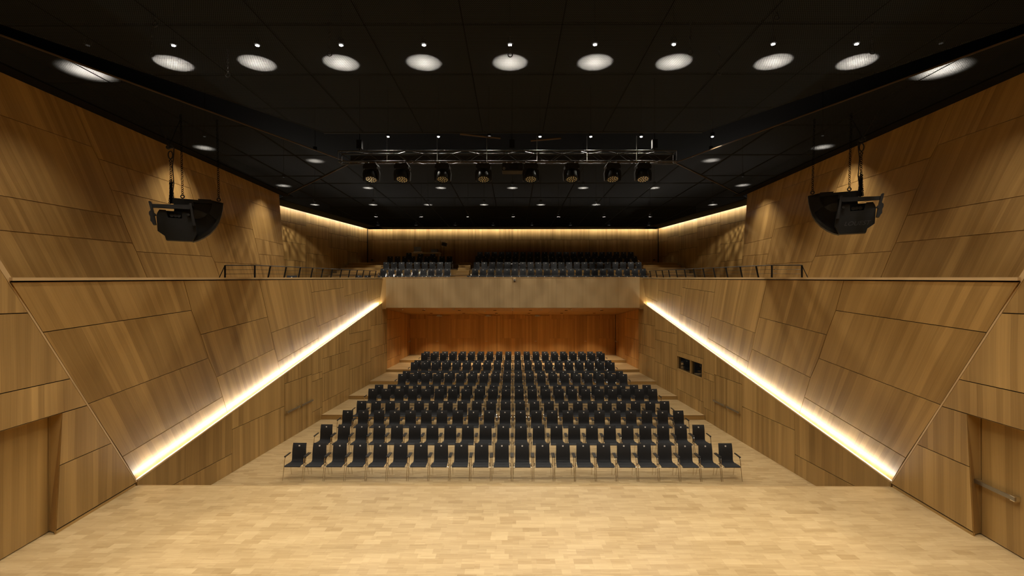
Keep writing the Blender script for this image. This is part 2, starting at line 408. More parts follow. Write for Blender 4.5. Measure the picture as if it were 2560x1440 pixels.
    for i in range(len(px) - 1):
        zs = sorted([pt_lo(px[i], y).z for y in seams[i]])
        if i == 0: zs = [pt_lo(580, 1134).z]
        zs = [-.04] + zs + [9]
        for j in range(len(zs) - 1):
            q = [(ys[i], zs[j]), (ys[i + 1], zs[j]), (ys[i + 1], zs[j + 1]), (ys[i], zs[j + 1])]
            parts = [q]
            if ys[i] < YB < ys[i + 1]: parts = [clip(q, (YB, 0), (-1, 0)), clip(q, (YB, 0), (1, 0))]
            for q in parts:
                if len(q) < 3: continue
                if max(p[0] for p in q) <= YB + .001:
                    d = (topline[1][0] - topline[0][0], topline[1][1] - topline[0][1]); q = clip(q, topline[0], (d[1], -d[0]))
                else:
                    d = (YR - YB, ztop(YR) - ztop(YB)); q = clip(q, (YB, ztop(YB + .0001)), (d[1], -d[0]))
                if len(q) < 3: continue
                isdoor = i == 2 and j == 0
                subs = [q]
                if win:
                    wy0, wy1, wz0, wz1 = win
                    if min(p[0] for p in q) < wy1 and max(p[0] for p in q) > wy0 and min(p[1] for p in q) < wz1 and max(p[1] for p in q) > wz0:
                        cc = clip(clip(q, (wy0, 0), (1, 0)), (wy1, 0), (-1, 0))
                        subs = [clip(q, (wy0, 0), (-1, 0)), clip(q, (wy1, 0), (1, 0)), clip(cc, (0, wz0), (0, -1)), clip(cc, (0, wz1), (0, 1))]
                if isdoor:
                    door_no[0] += 1
                    dd = struct(empty('door_%d' % door_no[0], (0, 0, 0)))
                    ym = (ys[2] + ys[3]) / 2
                    for a, b_ in ((ys[2], ym), (ym, ys[3])):
                        cq = clip(clip(q, (a, 0), (1, 0)), (b_, 0), (-1, 0))
                        panel([X(lower_pt(*p)) for p in cq], nm(n_lo), UP, M['wood'], dd, 'door_leaf', out=.004)
                        bar(dd, X(lower_pt(a + .08, 1.07)), X(lower_pt(b_ - .08, 1.07)), nm(n_lo))
                    continue
                for s_ in subs:
                    if len(s_) > 2:
                        panel([X(lower_pt(*p)) for p in s_], nm(n_lo), UP, M['wood'] if i < 7 else M['wood_warm_lit'], base)
    if win: window(win, nm(n_lo))
    # small door with bar at the rear end of the wall
    door_no[0] += 1
    ya, yb = YR - .95, YR - .05
    dd = struct(empty('door_%d' % door_no[0], (0, 0, 0)))
    panel([X(lower_pt(ya, .92)), X(lower_pt(yb, .92)), X(lower_pt(yb, 3.1)), X(lower_pt(ya, 3.1))], nm(n_lo), UP, M['wood_warm_lit'], dd, 'door_leaf', out=.012)
    bar(dd, X(lower_pt(ya + .05, 2.0)), X(lower_pt(yb - .1, 2.0)), nm(n_lo))
    # light edge along the top of the lower wall + light strip in the slot behind it
    ca, cb = cove0 - n_lo * .0, cove1.copy()
    mb = MB().add([X(p) for p in (ca + n_lo * .004, cb + n_lo * .004, cb - n_lo * .028, ca - n_lo * .028, ca + n_lo * .004 + UP * .035, cb + n_lo * .004 + UP * .035, cb - n_lo * .028 + UP * .035, ca - n_lo * .028 + UP * .035)],
                  [[0, 3, 2, 1], [4, 5, 6, 7], [0, 1, 5, 4], [1, 2, 6, 5], [2, 3, 7, 6], [3, 0, 4, 7]])
    trim(mb, M['edge'])
    k0, k1 = cove0 + (cove1 - cove0) * .012 - n_lo * .055 - UP * .02, cove1 - n_lo * .055 - UP * .02
    hw = n_lo * .022
    mb = MB().add([X(p) for p in (k0 - hw, k0 + hw, k1 + hw, k1 - hw, k0 - hw + UP * .012, k0 + hw + UP * .012, k1 + hw + UP * .012, k1 - hw + UP * .012)],
                  [[0, 3, 2, 1], [4, 5, 6, 7], [0, 1, 5, 4], [1, 2, 6, 5], [2, 3, 7, 6], [3, 0, 4, 7]])
    mb.build('light_strip', M['cove'], base)
    mb = MB().add([X(p) for p in (cove0 - n_lo * .03 - UP * .06, cove1 - n_lo * .03 - UP * .06, cove1 - n_lo * .34 - UP * .06, cove0 - n_lo * .34 - UP * .06)], [[0, 1, 2, 3]])
    trim(mb, M['white'])  # white slot floor added as a reflector to whiten the cove glow
    trim(MB().box((X(cor).x - m * .03, cor.y + .02, cove0.z / 2), (.07, .05, cove0.z - .02)), M['wood'])
    # ---- tilted wall
    T = pt_ti
    polys = [
        (27, 705, 459, 701.3, 479, 776, 107, 831), (107, 831, 479, 776, 502, 836.5, 521, 895, 220, 1010), (220, 1010, 521, 895, 541.5, 943, 556.5, 991.5, 306, 1142), (306, 1142, 556.5, 991.5, 571, 1040, 345, 1207),
        (459, 701.3, 648, 699.7, 669, 792.5, 502, 836.5, 479, 776), (502, 836.5, 669, 792.5, 678, 832, 686, 872, 541.5, 943, 521, 895), (541.5, 943, 686, 872, 695, 904, 703, 943.5, 571, 1040, 556.5, 991.5),
        (648, 699.7, 774, 698.6, 779, 731, 787.5, 792, 678, 832, 669, 792.5), (678, 832, 787.5, 792, 793, 817, 796, 844.5, 695, 904, 686, 872), (695, 904, 796, 844.5, 801, 872, 703, 943.5),
        (774, 698.6, 857, 697.9, 859, 719, 779, 731), (779, 731, 859, 719, 860.5, 741, 865, 784, 793, 817, 787.5, 792), (793, 817, 865, 784, 866, 824, 801, 872, 796, 844.5),
        (857, 697.9, 917, 697.3, 918, 725.5, 860.5, 741), (860.5, 741, 918, 725.5, 920.5, 754, 921, 784, 866, 824, 865, 784),
        (917, 697.3, 957, 697, 957, 737.6, 920.5, 754), (920.5, 754, 957, 737.6, 956, 759, 921, 784)]
    gr = [(459, 701, 571, 1037)] * 4 + [(459, 701, 571, 1037)] * 3 + [(648, 699.7, 703, 941)] * 3 + [(774, 698.6, 801, 869.7)] * 3 + [(857, 698, 866, 822)] * 2 + [(917, 697, 921, 782)] * 2
    base = struct(slab('wall_%s_tilted' % sd, [X(T(x, y)) for x, y in ((27, 705), (957, 697), (956, 759), (345, 1207))], nm(n_ti), -.023, -.12, M['seam']))
    for p, g_ in zip(polys, gr):
        q = [X(T(p[i], p[i + 1])) for i in range(0, len(p), 2)]
        panel(q, nm(n_ti), X(T(g_[0], g_[1])) - X(T(g_[2], g_[3])), M['wood'], base)
    # parapet cap, its dark shadow gap and the diagonal light edging
    a, b_ = T(27, 705), T(957, 697)
    mb = MB(); i_, o_ = n_ti * .03, V((-.30, 0, 0))
    mb.add([X(p) for p in (a + V((.03, 0, .02)), b_ + V((.03, 0, .02)), b_ + o_ + UP * .02, a + o_ + UP * .02, a + V((.03, 0, .075)), b_ + V((.03, 0, .075)), b_ + o_ + UP * .075, a + o_ + UP * .075)],
           [[0, 3, 2, 1], [4, 5, 6, 7], [0, 1, 5, 4], [1, 2, 6, 5], [2, 3, 7, 6], [3, 0, 4, 7]])
    trim(mb, M['edge'])
    # inner face of the parapet and gallery floor
    mb = MB(); zf = 5.28
    mb.add([X(p) for p in (V((a.x - .28, a.y, zf)), V((b_.x - .28, b_.y, zf)), b_ + V((-.28, 0, .02)), a + V((-.28, 0, .02)))], [[0, 1, 2, 3]])
    trim(mb, M['wood'])
    fl = struct(slab('floor_gallery_%s' % sd, [X(V((XU - .1, 3, zf))), X(V((a.x - .27, 3, zf))), X(V((a.x - .27, a.y, zf))), X(V((b_.x - .27, b_.y + .6, zf))), X(V((-15, b_.y + .6, zf))), X(V((-15, 25.5, zf))), X(V((XU - .1, 25.5, zf)))], UP, 0, -.15, M['floor']))
    e2 = S(e1.y - .9, 6.9)
    mb = MB(); st = n_st * .05
    for p, q, wd in ((e0, e1, .035), (e1, e2, .09)):
        dd = (q - p).normalized(); pr = dd.cross(n_st).normalized() * (wd if dd.cross(n_st).y > 0 else -wd)
        mb.add([X(k) for k in (p, q, q + pr, p + pr, p - st * 2, q - st * 2, q + pr - st * 2, p + pr - st * 2)],
               [[0, 1, 2, 3], [4, 7, 6, 5], [0, 4, 5, 1], [1, 5, 6, 2], [2, 6, 7, 3], [3, 7, 4, 0]])
    trim(mb, M['edge'])
    # ---- upper wall
    U = pt_up
    polys = [
        (-150, 103, 182, 253, 230, 367, -150, 235), (-150, 235, 230, 367, 245, 396.5, 277.5, 474, 303.5, 541, -150, 463), (-150, 463, 303.5, 541, 331, 608, -150, 561), (-150, 561, 331, 608, 341, 629, 384.6, 735, -150, 735),
        (182, 253, 442, 370.5, 457.5, 417.5, 476, 471, 245, 396.5, 230, 367), (245, 396.5, 476, 471, 492, 527, 277.5, 474), (277.5, 474, 492, 527, 500, 546, 530, 641.5, 341, 629, 331, 608, 303.5, 541), (341, 629, 530, 641.5, 537, 655, 563, 735, 384.6, 735),
        (442, 370.5, 603.4, 443.4, 610, 474, 457.5, 417.5), (457.5, 417.5, 610, 474, 615, 500, 632, 574, 500, 546, 492, 527, 476, 471), (500, 546, 632, 574, 637, 595, 646, 635, 651, 661.5, 537, 655, 530, 641.5), (537, 655, 651, 661.5, 666, 735, 563, 735),
        (603.4, 443.4, 698, 486, 701, 532, 615, 500, 610, 474), (615, 500, 701, 532, 707.5, 611, 637, 595, 632, 574), (637, 595, 707.5, 611, 710, 641, 646, 635), (646, 635, 710, 641, 718, 735, 666, 735, 651, 661.5)]
    gl = [(182, 253, 384.6, 735)] * 4 + [(182, 253, 384.6, 735)] * 4 + [(442, 370, 563, 735)] * 4 + [(603, 443, 666, 735)] * 4
    base = struct(slab('wall_%s_upper' % sd, [X(U(-150, 103)), X(U(698, 486)), X(U(718, 735)), X(U(-150, 735))], n_up * m, -.023, -.35, M['wood_up']))
    for p, g_ in zip(polys, gl):
        q = [X(U(p[i], p[i + 1])) for i in range(0, len(p), 2)]
        panel(q, n_up * m, X(U(g_[0], g_[1])) - X(U(g_[2], g_[3])), M['wood_up'], base)
    y_near = U(-150, 103).y
    struct(slab('wall_%s_rear_stage' % sd, [X(V((XU, -3, 5))), X(V((XU, y_near, 5))), X(V((XU, y_near, 13))), X(V((XU, -3, 13)))], n_up * m, 0, -.1, M['wood_up']))
    struct(slab('wall_%s_stage_rear' % sd, [X(S(-3, ZS)), X(S(yd - 2.9, ZS)), X(S(yd - 2.9, 6.9)), X(S(-3, 6.9))], nm(n_st), 0, -.1, M['wood']))
    # ---- wall beside the rear balcony
    YW = 39.0
    g1 = atY(919, 575, YW); dirg = V((-.228, -1, 0)).normalized(); n_g = V((1, -.228, 0)).normalized()
    G = lambda x, y: atP(x, y, g1, n_g)
    g0 = g1 + dirg * 14
    base = struct(slab('wall_%s_balcony' % sd, [X(V((g0.x, g0.y, 5.2))), X(V((g1.x, g1.y, 5.2))), X(V((g1.x, g1.y, ZC + .12))), X(V((g0.x, g0.y, ZC + .12)))], nm(n_g), -.023, -.2, M['seam']))
    xs = [640, 765, 822, 868, 896, 918]; sm = [[565, 612, 655], [570, 600, 640], [592, 625], [594, 633], [602, 640]]
    L0 = lambda x: G(x, 600)
    for i in range(5):
        a, b_ = G(xs[i], 600), G(xs[i + 1], 600)
        zs = [5.25] + sorted(G(xs[i + 1] if i < 4 else xs[i], y).z for y in sm[i]) + [ZC + .12]
        for j in range(len(zs) - 1):
            panel([X(V((a.x, a.y, zs[j]))), X(V((b_.x, b_.y, zs[j]))), X(V((b_.x, b_.y, zs[j + 1]))), X(V((a.x, a.y, zs[j + 1])))], nm(n_g), UP, M['wood'], base)
    ue = U(718, 735)
    struct(slab('wall_%s_return' % sd, [X(V((XU - .05, ue.y + .02, 5.2))), X(V((-15.2, ue.y + .02, 5.2))), X(V((-15.2, ue.y + .02, ZC + .3))), X(V((XU - .05, U(698, 486).y - .05, ZC + .3)))], V((0, 1, 0)), -.02, -.1, M['wood_up']))
    # light strip above the ceiling edge along this wall
    q0, q1 = g0 + dirg * -1.0 + n_g * .27, g1 + n_g * .27 - dirg * -.1
    strip_top(X(V((q0.x, q0.y, ZC + .14))), X(V((q1.x, q1.y, ZC + .14))), base, nm(n_g))
    return g1, n_g

def strip_top(a, b_, parent, room):
    d = (b_ - a).normalized(); pr = d.cross(UP).normalized() * .03
    mb = MB().add([a - pr, a + pr, b_ + pr, b_ - pr, a - pr + UP * .02, a + pr + UP * .02, b_ + pr + UP * .02, b_ - pr + UP * .02],
                  [[0, 3, 2, 1], [4, 5, 6, 7], [0, 1, 5, 4], [1, 2, 6, 5], [2, 3, 7, 6], [3, 0, 4, 7]])
    mb.build('light_strip', M['cove_top'], parent)
    wa, wb = (1.0, 26) if pr.dot(room) > 0 else (26, 1.0)
    trim(MB().add([p + pr * s1 * 1.6 + UP * z for p, s1 in ((a, -wa), (a, wb), (b_, wb), (b_, -wa)) for z in (-.15, -.13)], [[0, 2, 4, 6], [1, 7, 5, 3], [0, 1, 3, 2], [2, 3, 5, 4], [4, 5, 7, 6], [6, 7, 1, 0]]), M['matte'])  # opaque sheet added to keep the strip's glow from showing through the mesh

def bar(parent, a, b_, n):
    """panic bar: flat rail on two end brackets"""
    d = (b_ - a).normalized(); o = n * .085; h = UP * .035
    mb = MB()
    for p in (a, b_):
        q = p + d * (.05 if p is a else -.05)
        c = q + n * .045
        mb.add([c + d * s1 * .045 + n * s2 * .05 + UP * s3 * .045 for s1 in (-1, 1) for s2 in (-1, 1) for s3 in (-1, 1)],
               [[0, 1, 3, 2], [4, 6, 7, 5], [0, 4, 5, 1], [2, 3, 7, 6], [0, 2, 6, 4], [1, 5, 7, 3]])
    r = MB(); c0, c1 = a + o, b_ + o
    r.add([c + n * s2 * .014 + UP * s3 * .032 for c in (c0, c1) for s2 in (-1, 1) for s3 in (-1, 1)],
          [[0, 1, 3, 2], [4, 6, 7, 5], [0, 4, 5, 1], [2, 3, 7, 6], [0, 2, 6, 4], [1, 5, 7, 3]])
    p = r.build('panic_bar', M['steel'], parent); mb.build('end_bracket', M['chrome'], p)

def window(win, n):
    y0, y1, z0, z1 = win
    R = lambda y, z, o=0.0: mir(lower_pt(y, z)) + n * o
    wd = struct(empty('window_1', (0, 0, 0)))
    ym = y0 + (y1 - y0) * .44
    fr = MB(); t = .03
    def bx(ya, yb, za, zb, o0=-.14, o1=.012):
        fr.add([R(y, z, o) for y in (ya, yb) for z in (za, zb) for o in (o0, o1)], [[0, 1, 3, 2], [4, 6, 7, 5], [0, 4, 5, 1], [2, 3, 7, 6], [0, 2, 6, 4], [1, 5, 7, 3]])
    bx(y0 - .02, y1 + .02, z0 - .03, z0 + t); bx(y0 - .02, y1 + .02, z1 - t, z1 + .03); bx(y0 - .02, y0 + t, z0 + t, z1 - t); bx(y1 - t, y1 + .02, z0 + t, z1 - t); bx(ym - .035, ym + .035, z0 + t, z1 - t)
    fr.build('window_frame', M['wood'], wd)
    for ya, yb in ((y0 + t, ym - .035), (ym + .035, y1 - t)):
        slab('pane', [R(ya, z0 + t), R(yb, z0 + t), R(yb, z1 - t), R(ya, z1 - t)], n, -.08, -.09, M['glass'], wd)
    bxm = MB()
    bxm.add([R(y, z, o) for y in (y0 - .4, y1 + .4) for z in (z0 - .6, z1 + .3) for o in (-2.2, -.17)], [[0, 1, 3, 2], [4, 6, 7, 5], [0, 4, 5, 1], [2, 3, 7, 6], [0, 2, 6, 4]])
    bxm.build('control_room', M['matte'], wd)
    dk = MB().box(R(y0 + .5, z0 + .05, -.7), (.5, 1.0, .04)); dk.box(R(y0 + .4, z0 + .25, -.8), (.06, .5, .32)); dk.build('mixing_desk', M['lid'], wd)

G1, NG = build_side(1); build_side(-1)

# ------------------------------------------------------------------ floors, platforms, stage
fl = struct(slab('floor', [V((-9.2, cor.y - .5, 0)), V((9.2, cor.y - .5, 0)), V((8.3, YR + .2, 0)), V((-8.3, YR + .2, 0))], UP, 0, -.15, M['floor']))
for i in range(1, 6):
    y0 = PY[i]; y1 = PY[i + 1] if i < 5 else YR
    yb = YR
    xa, xb = -Ylo(y0) - .004, -Ylo(yb) - .004
    pf = struct(slab('floor_platform_%d' % i, [V((-xa, y0, H[i])), V((xa, y0, H[i])), V((xb, yb, H[i])), V((-xb, yb, H[i]))], UP, 0, -(H[i] - H[i - 1]) + .002, M['floor']))
    r = MB().box((0, y0 - .006, (H[i] + H[i - 1]) / 2 - .01), (2 * xa, .012, H[i] - H[i - 1] - .03)); r.build('riser', M['wood'], pf)
    r = MB().box((0, y0 + .01, H[i] + .001), (2 * xa, .05, .012)); r.build('nosing', M['edge'], pf)
# stage of parquet blocks
ys_ = cor.y
stage = struct(slab('floor_stage', [V((cor.x + .02 - 0, ys_ - .02, ZS - .02)), V((-cor.x - .02, ys_ - .02, ZS - .02)), V((-cor.x + .3 + KS * -14.3, -3, ZS - .02)), V((cor.x - .3 + KS * 14.3, -3, ZS - .02))], UP, 0, -.12, M['wood']))
MB().box((0, ys_ - .04, ZS / 2 - .03), (2 * -cor.x, .04, ZS - .08)).build('stage_front', M['wood'], stage)
MB().box((0, ys_ - .012, ZS - .02), (2 * -cor.x - .04, .03, .045)).build('nosing', M['edge'], stage)
BW, BH = .31, .155
tones = [i / 9 for i in range(10)]
def tone(): return min(1, max(0, random.gauss(.55, .22)))
def block_mesh(w_, h_, t):
    g = .0003; x, y = w_ / 2 - g, h_ / 2 - g; c = .0006; z = 0
    vs = [(-x, -y, -.02), (x, -y, -.02), (x, y, -.02), (-x, y, -.02), (-x, -y, z - c), (x, -y, z - c), (x, y, z - c), (-x, y, z - c), (-x + c, -y + c, z), (x - c, -y + c, z), (x - c, y - c, z), (-x + c, y - c, z)]
    fs = [[8, 9, 10, 11]] + [[i, (i + 1) % 4, (i + 1) % 4 + 4, i + 4] for i in range(4)] + [[i + 4, (i + 1) % 4 + 4, (i + 1) % 4 + 8, i + 8] for i in range(4)]
    return vs, fs
blocks = []
y = ys_ - .03
while y > 4.4:
    half = -cor.x - KS * (ys_ - y) + .05 + (.20 if y - BH < pt_st(140.6, 1329).y else 0)
    x = -half - random.random() * BW
    while x < half:
        a, b_ = max(x, -half), min(x + BW, half)
        if b_ - a > .02: blocks.append(((a + b_) / 2, y - BH / 2, b_ - a))
        x += BW
    y -= BH
vis = [k for k in blocks if k[1] > 7.45 and abs(k[0]) < 1.0 * k[1]]
vis.sort(key=lambda k: k[1]); near = set(vis[:300])
cache = {}
for k in sorted(near):
    t = round(tone() * 9) / 9; key = (round(k[2], 3), t)
    if key not in cache:
        vs, fs = block_mesh(k[2], BH, t); me = bpy.data.meshes.new('parquet_block'); me.from_pydata(vs, [], fs); me.materials.append(M['block'])
        ca = me.color_attributes.new('tone', 'FLOAT_COLOR', 'POINT')
        for i in range(len(vs)): ca.data[i].color = (t, t, t, 1)
        cache[key] = me
    o = link(bpy.data.objects.new('parquet_block', cache[key]), stage); o.location = (k[0], k[1], ZS)
vs, fs, cols = [], [], []
for k in blocks:
    if k in near: continue
    a, f = block_mesh(k[2], BH, 0); o = len(vs); t = round(tone() * 9) / 9
    vs += [(p[0] + k[0], p[1] + k[1], p[2] + ZS) for p in a]; fs += [[i + o for i in q] for q in f]; cols += [t] * len(a)
o = mesh_obj('parquet', vs, fs, M['block'], stage); o['kind'] = 'stuff'
ca = o.data.color_attributes.new('tone', 'FLOAT_COLOR', 'POINT')
ca.data.foreach_set('color', [c for t in cols for c in (t, t, t, 1)])

# ------------------------------------------------------------------ balcony front, soffit, rear walls
bf0, bf1 = atY(965, 693.5, YB), atY(963, 769.6, YB)
XF = -bf0.x
zt, zb = bf0.z, bf1.z
bfw = struct(slab('wall_balcony_front', [V((-XF, YB, zb)), V((XF, YB, zb)), V((XF, YB, zt - .02)), V((-XF, YB, zt - .02))], V((0, -1, 0)), -.023, -.25, M['seam']))
xs = [-XF, atY(1122, 700, YB).x, atY(1391, 700, YB).x, XF]
xs = [-XF, atY(1108, 700, YB).x, atY(1250, 700, YB).x, atY(1391, 700, YB).x, XF]
for a, b_ in zip(xs, xs[1:]):
    panel([V((a, YB, zb)), V((b_, YB, zb)), V((b_, YB, zt)), V((a, YB, zt))], V((0, -1, 0)), UP, M['wood_front'], bfw, gap=.003)
for s in (-1, 1):
    trim(MB().box((s * (XF + .23), YB + .035, (zt + zb) / 2 - .04), (.46, .02, zt - zb + .08)), M['wood'])
trim(MB().box((0, YB + .1, zt + .005), (2 * XF, .24, .03)), M['edge'])
z1s = 4.04
n_so = V((0, -(zb - z1s), -(YR - YB))).normalized()
so = struct(slab('ceiling_under_balcony', [V((-8.4, YB + .06, zb - .0056)), V((8.4, YB + .06, zb - .0056)), V((8.4, YR + .1, z1s)), V((-8.4, YR + .1, z1s))], n_so, -.023, -.12, M['seam']))
xs = [-8.3, -5.2, -2.6, 0, 2.6, 5.2, 8.3]
for a, b_ in zip(xs, xs[1:]):
    panel([V((a, YB, zb)), V((b_, YB, zb)), V((b_, YR, z1s)), V((a, YR, z1s))], n_so, V((1, .3, 0)), M['wood_warm_lit'], so)
# rear wall with four double doors
rw = struct(slab('wall_rear', [V((-8.3, YR, 0)), V((8.3, YR, 0)), V((8.3, YR, z1s + .1)), V((-8.3, YR, z1s + .1))], V((0, -1, 0)), -.023, -.15, M['seam']))
bx = lambda x: atY(x, 800, YR).x
edges = [1025, 1068, 1127, 1190, 1250, 1313, 1373, 1437, 1497, 1538]
zd = atY(1280, 789, YR).z
for i in range(9):
    a, b_ = bx(edges[i]), bx(edges[i + 1])
    if i in (1, 3, 5, 7):
        door_no[0] += 1
        dd = struct(empty('door_%d' % door_no[0], (0, 0, 0)))
        c = (a + b_) / 2
        for k, (p, q) in enumerate(((a, c), (c, b_))):
            lf = panel([V((p, YR, .93)), V((q, YR, .93)), V((q, YR, zd)), V((p, YR, zd))], V((0, -1, 0)), UP, M['wood_warm_lit'], dd, 'door_leaf', gap=.005, out=.01)
        MB().box((c - .07, YR - .05, 1.98), (.03, .07, .03)).box((c - .13, YR - .085, 1.98), (.14, .022, .025)).build('door_handle', M['steel'], dd)
        if i != 7: MB().box((c + .02, YR - .07, zd - .03), (.42, .06, .06)).box((c - .02, YR - .12, zd + .03), (.18, .14, .03)).build('door_closer', M['steel'], dd)
        panel([V((a, YR, zd)), V((b_, YR, zd)), V((b_, YR, z1s + .05)), V((a, YR, z1s + .05))], V((0, -1, 0)), UP, M['wood_warm_lit'], rw)
    else:
        for za, zb_ in ((.9, 2.2), (2.2, 3.7), (3.7, z1s + .05)):
            panel([V((a, YR, za)), V((b_, YR, za)), V((b_, YR, zb_)), V((a, YR, zb_))], V((0, -1, 0)), UP, M['wood_warm_lit'], rw, gap=.003)
# balcony tiers
YW = 39.0
TY = [31.0, 32.55, 33.75, 35.0, 36.25]; TZ = [5.85, 6.37, 6.91, 7.43, 7.86]
tw = lambda Y: -(G1.x + .228 * (YW - Y) * -1) - .05
for i in range(5):
    xa, xb = tw(TY[i]), tw(YW)
    y0 = YB + .26 if i == 0 else TY[i]
    o = struct(slab('floor_balcony_%d' % (i + 1), [V((-xa, y0, TZ[i])), V((xa, y0, TZ[i])), V((xb, YW, TZ[i])), V((-xb, YW, TZ[i]))], UP, 0, -.5, M['wood']))
    if i: MB().box((0, y0, TZ[i] + .004), (2 * xa - .1, .06, .016)).build('nosing', M['steel'], o)
# stairs between the blocks of seats
def stairs(x0f, x1f, label, tread):
    st = empty('stair_flight', (0, 0, 0)); tag(st, label, 'stairs')
    n = 9
    for k in range(n):
        yy = 31.9 + k * .5; z0 = 5.85; z = 5.95 + (k + 1) * .222
        xa, xb = x0f(yy), x1f(yy)
        MB().box(((xa + xb) / 2, yy + .3, z - .12), (abs(xb - xa), .6, .22)).build('step', tread, st)
        MB().box(((xa + xb) / 2, yy + .02, z), (abs(xb - xa), .05, .02)).build('nosing', M['edge'], st)
stairs(lambda y: -tw(y + .65) + .03, lambda y: -9.45, 'pale wooden stairs beside the balcony side wall away from the window', M['wood'])
stairs(lambda y: 9.55, lambda y: tw(y + .65) - .03, 'pale wooden stairs beside the balcony side wall above the window', M['wood'])
stairs(lambda y: -3.96, lambda y: -3.10, 'dark wooden stairs in the aisle between the two balcony seat blocks', M['wood'])
# rear wall above the balcony
rb = struct(slab('wall_balcony_rear', [V((G1.x, YW, 5.5)), V((-G1.x, YW, 5.5)), V((-G1.x, YW, ZC + .12)), V((G1.x, YW, ZC + .12))], V((0, -1, 0)), -.023, -.2, M['seam']))
xs = [G1.x + .02] + [atY(x, 600, YW).x for x in (994, 1092, 1188, 1280, 1376, 1472.5, 1570)] + [-G1.x - .02]
zm = atY(1280, 600, YW).z
for i, (a, b_) in enumerate(zip(xs, xs[1:])):
    for za, zb_ in ((7.7, zm), (zm, ZC + .12)):
        panel([V((a, YW, za)), V((b_, YW, za)), V((b_, YW, zb_)), V((a, YW, zb_))], V((0, -1, 0)), UP, M['wood'], rb, gap=.008)
strip_top(V((G1.x + .3, YW - .27, ZC + .14)), V((-G1.x - .3, YW - .27, ZC + .14)), rb, V((0, -1, 0)))
for x, lb in ((930, 'small dark wall socket behind the stairs away from the window'), (1635, 'small dark wall socket behind the stairs on the window side')):
    p = atY(x, 650, YW)
    tag(MB().box((p.x, YW - .02, p.z), (.16, .05, .09)).box((p.x, YW - .05, p.z), (.06, .02, .05)).build('wall_socket', M['black']), lb, 'socket')

# ------------------------------------------------------------------ ceilings of expanded metal
def mesh_panel(poly, z, parent, mat='mesh'):
    if len(poly) < 3: return
    n = len(poly); cx = sum(p[0] for p in poly) / n; cy = sum(p[1] for p in poly) / n
    ar = sum(poly[i][0] * poly[(i + 1) % n][1] - poly[(i + 1) % n][0] * poly[i][1] for i in range(n)) / 2
    if abs(ar) < .05: return
    q = poly if ar > 0 else poly[::-1]
    # inset
    ins = []
    for i in range(n):
        a, b_, c = V(q[i - 1]), V(q[i]), V(q[(i + 1) % n]); d1, d2 = (b_ - a), (c - b_)
        if d1.length < 1e-4 or d2.length < 1e-4: continue
        d1.normalize(); d2.normalize(); n1, n2 = V((-d1.y, d1.x)), V((-d2.y, d2.x))
        ins.append(b_ + (n1 + n2) * (.012 / max(1 + n1.dot(n2), .3)))
    o = mesh_obj('mesh_panel', [(p.x, p.y, z) for p in ins], [list(range(len(ins)))[::-1]], M[mat], parent)
    k = len(ins); fr = MB()
    for i in range(k):
        a, b_ = ins[i], ins[(i + 1) % k]; d = (b_ - a)
        if d.length < .05: continue
        ang = math.atan2(d.y, d.x); c = (a + b_) / 2
        fr.box((c.x, c.y, z + .02), (d.length, .018, .035), Matrix.Rotation(ang, 3, 'Z'))
    fr.build('panel_frame', M['matte'], o)
raft = struct(empty('ceiling_raft', (0, 0, 0)))
rl0, rl1 = atZ(0, 61, ZC), atZ(810, 333, ZC)
YE = rl1.y
def grid(parent, xs, ys, lines):
    for a, b_ in zip(xs, xs[1:]):
        for c, d in zip(ys, ys[1:]):
            q = [(a, c), (b_, c), (b_, d), (a, d)]
            for p, n in lines:
                q = clip(q, p, n)
                if len(q) < 3: break
            mesh_panel(q, ZC, parent, 'mesh' if parent.name == 'ceiling_raft' else 'mesh_dim')
dd = (rl1.x - rl0.x, rl1.y - rl0.y)
PW = 1.976
xs = [(-6.5 + i) * PW for i in range(14)]
grid(raft, xs, [-2, 2.6, 5.2, 7.47, 9.65, 11.83, 13.94, YE], [((rl0.x, rl0.y), (dd[1], -dd[0])), ((-rl0.x, rl0.y), (-dd[1], -dd[0]))])
# edge rail of the raft
for a, b_ in (((rl1.x, YE), (-rl1.x, YE)),):
    trim(MB().box((0, YE, ZC + .02), (b_[0] - a[0], .03, .06)), M['truss'])
we0, we1, we2 = atZ(0, 89, ZC), atZ(875, 408, ZC), atZ(720, 485, ZC)
for m in (1, -1):
    wg = struct(empty('ceiling_wing_%s' % SIDE[m], (0, 0, 0)))
    ln = [((we0.x, we0.y), (-(we1.y - we0.y), (we1.x - we0.x)))]
    # region between the bronze edge, the rear diagonal and the wall
    A, B_, C_ = we0, we1, we2
    d = (B_.x - A.x, B_.y - A.y); e = (C_.x - B_.x, C_.y - B_.y)
    XW = XU + .45
    yss = [-2, 3, 6, 9, 12.2, 15.4, 18.6, 21.8, 25.6]
    for y0, y1 in zip(yss, yss[1:]):
        for x0, x1 in ((XW, -10.2), (-10.2, -8.4), (-8.4, -6.3)):
            q = [(x0, y0), (x1, y0), (x1, y1), (x0, y1)]
            q = clip(q, (A.x, A.y), (-d[1], d[0]))
            if len(q) > 2: q = clip(q, (B_.x, B_.y), (e[1], -e[0]) if (e[1] * (XU - B_.x) - e[0] * (12 - B_.y)) > 0 else (-e[1], e[0]))
            if len(q) > 2: mesh_panel([(p[0] * m, p[1]) for p in q], ZC, wg, 'mesh' if y0 < 12 else 'mesh_dim')
    def edging(p, q, w_, h_, mat, z):
        c = (p + q) / 2; v = q - p
        trim(MB().box((c.x * m, c.y, z), (v.length, w_, h_), Matrix.Rotation(math.atan2(v.y, v.x * m), 3, 'Z')), mat)
    edging(we0 + (we0 - we1) * .9, we1, .025, .035, M['bronze'], ZC + .015)
    edging(we1, we2, .03, .06, M['bronze'], ZC + .0)
    # dark closing strip between wing and wall
    trim(MB().box((m * (XU + .22), 11.5, ZC - .02), (.46, 29, .04)), M['matte'])
